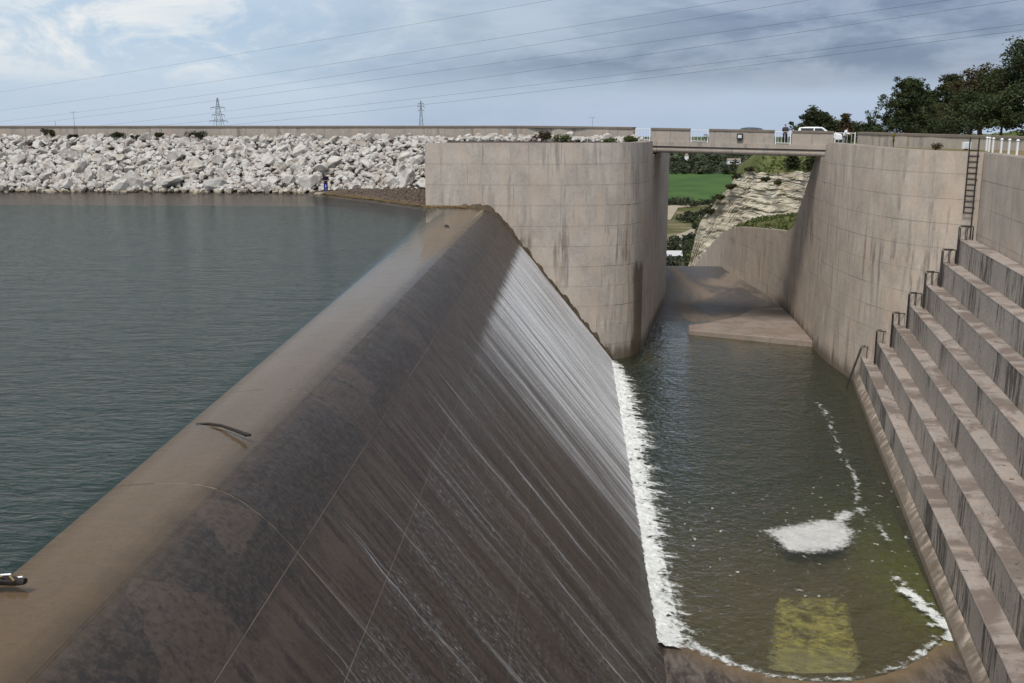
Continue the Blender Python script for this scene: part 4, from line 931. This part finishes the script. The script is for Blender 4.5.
# scattered trees and hedges of the valley, one mass
hv, hf = [], []; hr = random.Random(9)
def blob(x, y, r_, n_, size): leaves(hv, hf, Vector((x, y, GZ + r_ * .6)), r_, n_, size, hr, .75)
for _ in range(520):
    y = hr.uniform(365, 690); x = y * hr.uniform(.085, .19)
    if fbm(x * .03, y * .012, 2) > -0.05: blob(x, y, hr.uniform(1.2, 3.6), 70, .8)
for yb_ in (1075, 1100, 1180, 1290, 1420, 1480, 1650, 1800, 2000, 2300):
    for _ in range(52):
        x = yb_ * hr.uniform(.075, .27); blob(x, yb_ + hr.uniform(-18, 18) + 12 * nz(x * .02, yb_), hr.uniform(2.5, 6.5), 42, 2.0)
for _ in range(60): x = hr.uniform(125, 182); blob(x, lerp_tab([(125, 800), (182, 1000)], x) + hr.uniform(-15, 15) - 20, hr.uniform(2, 5), 50, 1.5)
M_hedge = leaf_mat('valley_foliage', (0.030, 0.042, 0.024), (0.062, 0.072, 0.036), .03)
tag(mobj('valley_woods', hv, hf, M_hedge), 'dark hedges and scattered trees across the valley floor', 'woodland', kind='stuff')
def house(label, x, y, w_, d_, h_, roofm, wallm, name='house'):
    r_ = empty(name, (x, y, GZ)); tag(r_, label, 'house')
    mb = MB().box(-w_ / 2, w_ / 2, -d_ / 2, d_ / 2, 0, h_); mobj('wall', mb.v, mb.f, wallm, r_)
    e = .4; V = [(-w_ / 2 - e, -d_ / 2 - e, h_ + .01), (w_ / 2 + e, -d_ / 2 - e, h_ + .01), (w_ / 2 + e, d_ / 2 + e, h_ + .01), (-w_ / 2 - e, d_ / 2 + e, h_ + .01), (-w_ / 2 - e, 0, h_ + d_ * .28), (w_ / 2 + e, 0, h_ + d_ * .28)]
    mobj('roof', V, [(0, 1, 5, 4), (2, 3, 4, 5), (3, 0, 4), (1, 2, 5), (3, 2, 1, 0)], roofm, r_)
    for i in range(3):
        xx = (-.3 + .3 * i) * w_; mb = MB().box(xx - .6, xx + .6, -d_ / 2 - .06, -d_ / 2 - .003, h_ * .35, h_ * .75); mobj('window', mb.v, mb.f, M_glass, r_)
house('white shed with pale roof low in the valley beside the chute', 38.8, 392, 6.5, 6, 2.4, simple('pale_sheeting', (0.45, 0.45, 0.46)), M_slab, 'shed')
house('small white house beyond the crop field in the valley', 205, 1330, 16, 9, 4.5, M_slab, M_white)
tw = empty('tower_house', (150, 1370, GZ)); tag(tw, 'narrow white tower-like building far away in the valley', 'tower')
mb = MB().box(-2.4, 2.4, -2.4, 2.4, 0, 9); mobj('wall', mb.v, mb.f, M_white, tw)
mb = MB().hexa([(-2.8, -2.8, 9.01), (2.8, -2.8, 9.01), (2.8, 2.8, 9.01), (-2.8, 2.8, 9.01)], [(-.6, -.6, 12), (.6, -.6, 12), (.6, .6, 12), (-.6, .6, 12)]); mobj('roof', mb.v, mb.f, M_slab, tw)

# cliff: layered limestone face on the spur right of the chute
def cliff_mat():
    m, t = newmat('layered_limestone'); P = t.n('ShaderNodeNewGeometry', out=0); x, y, z = t.sep(P)
    zz = t.math('ADD', z, t.mad(t.noise(P, .18, 4, .6), 1.8, -.9)); zz = t.mad(x, .12, zz)
    st = t.noise(t.n('ShaderNodeCombineXYZ', {0: t.math('MULTIPLY', x, .06), 1: 0.0, 2: zz}), 1.7, 5, .7); n2 = t.noise(P, .7, 6, .7); n3 = t.noise(P, 2.6, 5, .7)
    col = t.mix(t.step(st, .38, .6), (0.38, 0.33, 0.25), (0.60, 0.56, 0.465)); col = t.mix(t.math('MULTIPLY', t.step(n2, .52, .7), .55), col, (0.30, 0.22, 0.13))
    veg = t.math('MULTIPLY', t.step(n3, .54, .62), t.step(n2, .5, .6)); col = t.mix(t.math('MULTIPLY', veg, .8), col, (0.05, 0.055, 0.025))
    t.out(t.pbsdf(col, .95, t.bump(t.math('ADD', st, n3), .9, .35), .1)); return m
M_cliff = cliff_mat()
ctop = [(19.5, -24), (21.5, -17), (22.8, -10.6), (25.4, -6.6), (28.6, -2.6), (31.2, -1.4), (35, -1.9), (38.4, -1.6), (44, -1.0), (60, 0.5), (90, 2)]
V = []; nxn, nzn = 130, 150
for i in range(nxn):
    x = 19.5 + 70 * (i / (nxn - 1)) ** 1.5; zt = lerp_tab(ctop, x) + 0.5 * fbm(x * .5, 8)
    for j in range(nzn):
        f = j / (nzn - 1); z = -46 + (zt + 46) * (1 - (1 - f) ** 2.0)
        zz = (z + .10 * x + 1.2 * fbm(x * .08, z * .05)); led = math.floor(zz / .62); fr_ = zz / .62 - led
        hh = random.Random(int(led) * 7919).random(); cell = math.floor(x / (1.1 + 1.4 * hh) + hh * 9); h2 = random.Random(int(led) * 131 + int(cell) * 17).random()
        y = 178 + (z + 46) * .26 + 0.4 * hh + .35 * h2 + .35 * max(0, fr_ - .7) * 3 + 1.3 * fbm(x * .16, z * .10, 3) + .25 * fbm(x * 1.1, z * 1.6, 5) - 0.12 * (x - 30) + 6 * max(0, (24 - x) / 5)
        y += 1.1 * abs(nz(x * .42, z * .06, 9)) * 2 - 6.5
        V.append((x, y, z))
F = [(i * nzn + j, i * nzn + nzn + j, i * nzn + nzn + j + 1, i * nzn + j + 1) for i in range(nxn - 1) for j in range(nzn - 1)]
k0 = len(V)
for i in range(nxn):
    tpt = V[i * nzn + nzn - 1]
    for b_, dzz in ((8, 1.2), (22, 2.6), (60, -2), (140, -46)): V.append((tpt[0] + b_ * .12, tpt[1] + b_, max(tpt[2] + dzz if dzz > -40 else -46, -46)))
cl = mobj('cliff', V, F, M_cliff); tag(cl, kind='structure')
V2 = []
for i in range(nxn):
    x, y, z = V[i * nzn + nzn - 1]; fx_ = min(1, max(0, (x - 30.5) / 5))
    V2 += [(x, y, z + .02), (x + .3, y + 7, z + (1.5 + .5 * fbm(x * .3, 1)) * fx_ - 3 * (1 - fx_)), (x + 1, y + 20, z + (3.6 + .6 * fbm(x * .2, 2)) * fx_ - 12 * (1 - fx_)), (x + 3, y + 60, z - 1 - 20 * (1 - fx_)), (x + 10, y + 130, -46)]
tag(mobj('hillside', V2, [(i * 5 + j, i * 5 + 5 + j, i * 5 + 6 + j, i * 5 + 1 + j) for i in range(nxn - 1) for j in range(4)], M_green, smooth=True), kind='structure')
# grassy bench between the low wall and the cliff
V = []
for i in range(20):
    y = 100 + i * 4.2; xw = 23.7 if y < 120 else lerp_tab([(120, 23.5), (136, 22.2), (146, 21.5), (190, 21.1)], y)
    zw = lerp_tab(RT, y) - .25 if y > 109 else -4.1
    g_ = lerp_tab([(100, 3.5), (125, 2.6), (150, 1.4), (180, .5)], y)
    for j in range(10):
        x = xw + .9 + j * j * .28; zz = zw + g_ * (1 - math.exp(-j * .5)) * .9 + .3 * fbm(x * .4, y * .4); V.append((x, y, zz if j else zw - .2))
tag(mobj('grass_bench', V, [(i * 10 + j, i * 10 + j + 1, i * 10 + 11 + j, i * 10 + 10 + j) for i in range(19) for j in range(9)], M_green, smooth=True), kind='structure')
gv, gf = [], []; gr_ = random.Random(4)
for _ in range(2200):
    i = gr_.randrange(18 * 10)
    if i % 10 == 9: continue
    p = Vector(V[i]).lerp(Vector(V[i + 1]), gr_.random()).lerp(Vector(V[i + 10]).lerp(Vector(V[i + 11]), gr_.random()), gr_.random())
    if i % 10 == 9: continue
    leaves(gv, gf, p + Vector((0, 0, .18)), .3, 7, .17, gr_, .8)
for i in range(nxn):
    for _ in range(13):
        a = Vector(V2[i * 5 + 1]).lerp(Vector(V2[i * 5 + 2]), gr_.random()) if gr_.random() < .6 else Vector(V2[i * 5]).lerp(Vector(V2[i * 5 + 1]), gr_.random()); leaves(gv, gf, a + Vector((gr_.uniform(-.4, .4), 0, .15)), .4, 5, .25, gr_, .6)
tag(mobj('long_grass', gv, gf, M_grassl), 'green grass covering the bank and hill beyond the bridge', 'grass', kind='stuff')
sx = [((29.0, 183, -2.9), 1.0, 1.2), ((27.6, 181, -4.6), .9, 1.2), ((26.0, 181.5, -6.4), .9, 1.0), ((31.0, 183, -1.6), .9, .9), ((33.6, 180.6, -3.0), .8, .7), ((35.4, 180, -3.6), .8, .7), ((24.4, 182, -8.8), .7, .9)]
labs = ['dark bush at the notch of the cliff crest', 'bush hanging on the cliff edge below the notch', 'bush midway down the left edge of the cliff', 'bush on the cliff crest at the foot of the green hill', 'small bush growing on the upper cliff face', 'small bush on the cliff face below the hill trees', 'lowest bush on the left edge of the cliff']
for i, (p, r__, h__) in enumerate(sx): bush(labs[i], p, r__ * 1.2, h__, M_shrub, 90 + i, 800, .18, group='bushes on the cliff')
tree('shrubby_tree', 'dark shrubby tree on the green hill above the cliff', (38.6, 184, -1.0), 4.2, 1.5, M_leafg, 'pine', 31, 2600, .2, trunk_f=.02)
tree('shrubby_tree', 'taller dark tree on the hill against the channel wall', (42.2, 184, -1.5), 6.0, 2.0, M_leafg, 'pine', 32, 3000, .2, trunk_f=.02)

# ------------------------------------------------------------------ pylons and power lines
def pylon(label, x, y, h, zb, arms, wb):
    r_ = empty('pylon', (x, y, zb)); tag(r_, label, 'pylon', 'lattice pylons'); tm = MB()
    def w_at(z): return wb * (1 - z / h) ** 1.15 + .25
    lv = [h * f for f in (0, .16, .31, .45, .57, .68, .78, .87, .94, 1)]
    for sx_, sy_ in ((-1, -1), (1, -1), (1, 1), (-1, 1)): tm.tube([(sx_ * w_at(z), sy_ * w_at(z), z) for z in lv], .15, 4)
    for z0, z1 in zip(lv, lv[1:]):
        a, b = w_at(z0), w_at(z1)
        for s in (-1, 1): tm.tube([(-a, s * a, z0), (b, s * b, z1)], .08, 3); tm.tube([(a, s * a, z0), (-b, s * b, z1)], .08, 3); tm.tube([(-b, s * b, z1), (b, s * b, z1)], .08, 3)
    mobj('tower', tm.v, tm.f, M_lattice, r_)
    for f, L in arms:
        z = h * f; am = MB(); 
        for s in (-1, 1): am.tube([(0, 0, z + .9), (s * L, 0, z)], .16, 4); am.tube([(0, 0, z - .3), (s * L, 0, z)], .16, 4); am.tube([(s * L, 0, z), (s * L, 0, z - 1.8)], .12, 4)
        mobj('crossarm', am.v, am.f, M_lattice, r_)
pylon('larger lattice pylon behind the dam parapet on the left', -240, 700, 68, -45, ((.906, 4.8), (.835, 4.4), (.775, 6.2)), 11)
pylon('smaller lattice pylon behind the dam parapet in the middle', -131, 905, 70, -45, ((.965, 2.6), (.93, 3.0), (.885, 2.6)), 5)
pylon('lattice pylon mostly hidden by the trees at the right edge', 119, 265, 66, 4.9 - 12, ((.82, 5.5), (.72, 6.5), (.60, 6.0)), 3.6)
# wires: far-left ends and near-right ends in the place
wires = [((-614.44, 900, 18.55), (114.52, 265, 56.19), 2.92, 'topmost power line crossing the upper left sky'),
         ((-616.13, 900, 5.96), (115.45, 265, 47.73), 4.08, 'second power line from the top crossing the sky'),
         ((-617.24, 900, -2.31), (115.72, 265, 45.26), 5.37, 'third power line from the top crossing the sky'),
         ((-618.07, 900, -8.5), (116.37, 265, 39.27), 2.59, 'fourth power line from the top crossing the sky'),
         ((-618.47, 900, -11.5), (116.6, 265, 37.18), 6.07, 'fifth power line from the top, ending above the pines'),
         ((-618.56, 900, -12.1), (117.25, 265, 31.22), 5.99, 'second lowest power line crossing the sky'),
         ((-618.81, 900, -14.0), (117.4, 265, 29.85), 7.62, 'lowest power line crossing the sky')]
for a, b, sag, lab in wires:
    a, b = Vector(a), Vector(b); pts_ = []
    for i in range(41):
        f = i / 40; p = a.lerp(b, f); p.z -= 4 * sag * f * (1 - f); pts_.append(p)
    o = MB().tube(pts_, .042, 4).build('power_line', M_wire); tag(o, lab, 'power line', 'power lines across the sky')
# small things on the dam crest
def pole(label, x, y, z0, z1, r_, name='pole', cat='pole', head=True):
    o = empty(name, (x, y, z0)); tag(o, label, cat)
    mb = MB().tube([(0, 0, 0), (0, 0, z1 - z0)], r_, 6, r_ * .6); mobj('shaft', mb.v, mb.f, M_lattice, o)
    if head: mb = MB().tube([(-.35, 0, z1 - z0 - .02), (.35, 0, z1 - z0 + .03)], r_ * .7, 5); mobj('arm', mb.v, mb.f, M_lattice, o)
pole('thin pole behind the dam parapet near the left end', -56.5, 116, 5.2, 8.1, .03)
pole('short thin pole behind the dam parapet at the far left', -58.7, 116, 5.2, 7.1, .03, head=False)
pole('thin antenna pole behind the parapet left of the bridge', 2.25, 116, 5.2, 7.5, .03)

# ------------------------------------------------------------------ foam
def foam_mat(name, col, scale, soft=0.3):
    m, t = newmat(name); P = t.n('ShaderNodeNewGeometry', out=0); d = t.n('ShaderNodeAttribute', attribute_name='foam_amount', out=2)
    n1 = t.noise(P, scale, 6, 0.72); n2 = t.noise(P, scale * 0.28, 4, 0.6)
    a = t.step(t.math('ADD', d, t.math('ADD', t.mad(n1, 2.0, -1.0), t.mad(n2, 1.2, -0.6))), 0.0, soft, 0.0, 0.96)
    b = t.pbsdf(t.mul(col, t.math('ADD', t.mad(n2, 0.5, 0.55), t.mad(n1, 0.5, -0.1))), 0.65, t.bump(t.math('ADD', n1, n2), 1.0, 0.12), 0.2)
    t.out(t.n('ShaderNodeMixShader', {0: a, 1: t.n('ShaderNodeBsdfTransparent'), 2: b})); return m
M_foamw = foam_mat('white_foam', (0.72, 0.74, 0.72), 5.0, 0.9)
M_foamg = foam_mat('grey_foam', (0.56, 0.56, 0.545), 4.5, 0.9)
def foam_grid(name, label, x0, x1, y0, y1, st, mask, hgt, mat, gain=1.0):
    nx_ = int((x1 - x0) / st) + 1; ny2 = int((y1 - y0) / st) + 1; idx = {}; V = []; F = []; Dn = []
    mk = {}
    def mval(i, j):
        if (i, j) not in mk: mk[(i, j)] = mask(x0 + i * st, y0 + j * st)
        return mk[(i, j)]
    def vid(i, j):
        if (i, j) not in idx:
            x, y = x0 + i * st, y0 + j * st
            idx[(i, j)] = len(V); V.append((x, y, POOL + .012 + hgt(x, y))); Dn.append(mval(i, j) * gain)
        return idx[(i, j)]
    for j in range(ny2):
        for i in range(nx_):
            if max(mval(i, j), mval(i + 1, j), mval(i, j + 1), mval(i + 1, j + 1)) > -0.35 / gain: F.append((vid(i, j), vid(i + 1, j), vid(i + 1, j + 1), vid(i, j + 1)))
    o = mobj(name, V, F, mat, smooth=True); at_ = o.data.attributes.new('foam_amount', 'FLOAT', 'POINT'); at_.data.foreach_set('value', Dn)
    return tag(o, label, 'foam', kind='stuff')
def toe_mask(x, y):
    wd = 1.75 + .35 * nz(y * .12, 1.5) + .75 * nz(y * 1.6, x * .25, 2) + .55 * nz(y * 4.5, x * .35, 8)
    if y > 80: wd *= (86.5 - y) / 6.5 * .8 + .2
    e = wd - (x - 3.7)
    hole = fbm(x * 2.2, y * 5.0, 3, 3); return .55 * e + .18 - .85 * max(0, hole) - (.18 if x > 4.6 else 0)
foam_grid('toe_foam', 'white foam along the foot of the weir', 3.6, 6.9, 37.0, 86.0, .075, toe_mask, lambda x, y: max(0, .34 * (1 - (x - 3.7) / 1.7)) * (.6 + .8 * abs(fbm(x * 1.5, y * 2.5, 1))), M_foamw, 1.35)
arc = [(4.0, 38.6), (5.2, 37.3), (6.4, 36.0), (7.6, 35.3), (9, 35.0), (10.6, 35.2), (12.4, 36.0), (13.8, 37.2), (14.9, 38.6)]
def seg_d(x, y, P_):
    b = 9e9
    for p, q in zip(P_, P_[1:]):
        dx_, dy_ = q[0] - p[0], q[1] - p[1]; t_ = max(0, min(1, ((x - p[0]) * dx_ + (y - p[1]) * dy_) / (dx_ * dx_ + dy_ * dy_))); b = min(b, math.hypot(x - p[0] - t_ * dx_, y - p[1] - t_ * dy_))
    return b
arc_f = chaikin(arc, 2)
def arc_mask(x, y):
    d = seg_d(x, y, arc_f); amp = lerp_tab([(4, .42), (7, .34), (8.2, .2), (11.5, .17), (12.6, .25), (15, .3)], x)
    return amp * (.75 + .9 * nz(x * 2.2, y * 2.2)) - d - .18 * max(0, fbm(x * 4, y * 4, 2))
foam_grid('edge_foam', 'curved white foam line where the pool laps onto the near ramp', 3.7, 15.4, 34.3, 39.4, .06, arc_mask, lambda x, y: .08 + .05 * fbm(x * 3, y * 3), M_foamw, 2.2)
ra = chaikin([(15.9, 38.6), (15.5, 40.5), (15.0, 42.5), (14.95, 44.2)], 2)
def r_mask(x, y):
    d = seg_d(x, y, ra); amp = lerp_tab([(38, 1.1), (40, .85), (42.5, .6), (44.5, .4)], y)
    return amp * (.8 + .6 * nz(x * 2, y * 2)) - d - .75 * max(0, fbm(x * 2.6, y * 2.6, 6)) * lerp_tab([(38, .3), (41, 1.1)], y)
foam_grid('corner_foam', 'white foam swirling in the near right corner of the pool', 14.0, 16.6, 38, 45, .055, r_mask, lambda x, y: .05 + .06 * abs(fbm(x * 3, y * 3)), M_foamw, 2.0)
pat = [(9.78, 49.58), (10.58, 50.04), (11.95, 50.53), (12.38, 51.07), (13.55, 51.27), (14.06, 52.04), (14.85, 52.58), (15.67, 52.85), (15.59, 52.26), (14.8, 51.12), (14.42, 50.26), (14.65, 49.65), (14.51, 48.85), (13.89, 47.66), (12.94, 46.86), (11.98, 46.51), (10.95, 46.56), (10.35, 47.27), (10.0, 48.2)]
def inside(x, y, P_):
    c_ = False; j = len(P_) - 1
    for i in range(len(P_)):
        if (P_[i][1] > y) != (P_[j][1] > y) and x < (P_[j][0] - P_[i][0]) * (y - P_[i][1]) / (P_[j][1] - P_[i][1]) + P_[i][0]: c_ = not c_
        j = i
    return c_
def p_mask(x, y):
    d = seg_d(x, y, pat + pat[:1]); d = d if inside(x, y, pat) else -d
    return d + .16 * fbm(x * 1.8, y * 1.8, 1) + (.22 * nz(x * 4, y * 4, 7) if x > 13.6 else 0)
foam_grid('foam_patch', 'grey-white raft of foam floating in the middle of the pool', 9.3, 16.2, 46, 53.3, .06, p_mask, lambda x, y: .03 + .03 * fbm(x * 2, y * 2), M_foamg, 1.4)
trl = chaikin([(18.2, 75), (18.46, 72.3), (17.6, 66.5), (16.95, 62.0), (16.9, 58), (16.2, 55.2), (15.5, 52.7), (15.9, 50.5), (16.0, 48.6)], 2)
def t_mask(x, y): return .24 + .15 * nz(x * 1.3, y * 1.3, 5) - seg_d(x, y, trl) * .8 - .5 * max(0, fbm(x * 3.1, y * 1.6, 4) + .18)
foam_grid('foam_trail', 'thin broken line of foam trailing towards the bridge', 15.0, 19.0, 47, 75.5, .085, t_mask, lambda x, y: .01, M_foamg, 2.0)
def f_mask(x, y):
    if seg_d(x, y, pat + pat[:1]) > 5: return -1
    return fbm(x * 3.4, y * 2.4, 31) - .52 + .1 * nz(x * .4, y * .4)
foam_grid('foam_flecks', 'scattered flecks of foam around the floating foam raft', 6.0, 19, 42, 58, .07, f_mask, lambda x, y: .006, M_foamg, 1.6)

# ------------------------------------------------------------------ driftwood on the crest
st = [(-8.85, 22.95), (-8.5, 22.85), (-8.1, 22.6), (-7.7, 22.25), (-7.32, 21.95)]
lg = empty('floating_branch', (-8.1, 22.6, -0.1)); tag(lg, 'thin dark curved branch lying on the shallow weir crest', 'branch')
mb = MB().tube([(x, y, weir_z(x) + .13 + .01 * i) for i, (x, y) in enumerate(st)], .03, 7, .045); child('stem', mb.v, mb.f, M_wood, lg)
mb = MB().tube([(-7.34, 21.97, weir_z(-7.34) + .17), (-7.2, 21.9, weir_z(-7.2) + .2)], .055, 7, .03); child('stub', mb.v, mb.f, M_wood, lg)
lg = empty('drift_log', (-8.9, 14.2, -0.1)); tag(lg, 'dark weathered log with pale splinters at the left edge of the crest', 'log')
mb = MB(); V = []
pts_ = [(-9.7, 14.35), (-9.2, 14.3), (-8.8, 14.25), (-8.5, 14.2), (-8.3, 14.15)]
mb.tube([(x, y, .03 + .02 * i) for i, (x, y) in enumerate(pts_)], .13, 9, .05)
mb.v = [(x + .03 * nz(x * 9, y * 9, z * 9), y + .03 * nz(x * 8, y * 9, z * 9 + 3), z + .035 * nz(x * 9, y * 9, z * 9 + 7)) for x, y, z in mb.v]; child('trunk', mb.v, mb.f, M_wood, lg)
for i in range(9):
    x = -9.3 + .1 * i; mb = MB().tube([(x, 14.2 + rr.uniform(-.05, .05), .14 + rr.uniform(-.02, .04)), (x + .16, 14.15 + rr.uniform(-.08, .08), .16 + rr.uniform(-.03, .04))], .018, 4); child('splinter', mb.v, mb.f, M_reed if i % 2 else M_white, lg)
o = bpy.data.objects.new('stone', rmesh[5]); COL.objects.link(o); o.location = (-8.5, 70.2, -.06); o.scale = (.3, .3, .3); tag(o, 'small dark stone sitting alone on the far end of the crest', 'stone')
o.data = rmesh[5].copy(); o.data.materials.clear(); o.data.materials.append(M_wood)
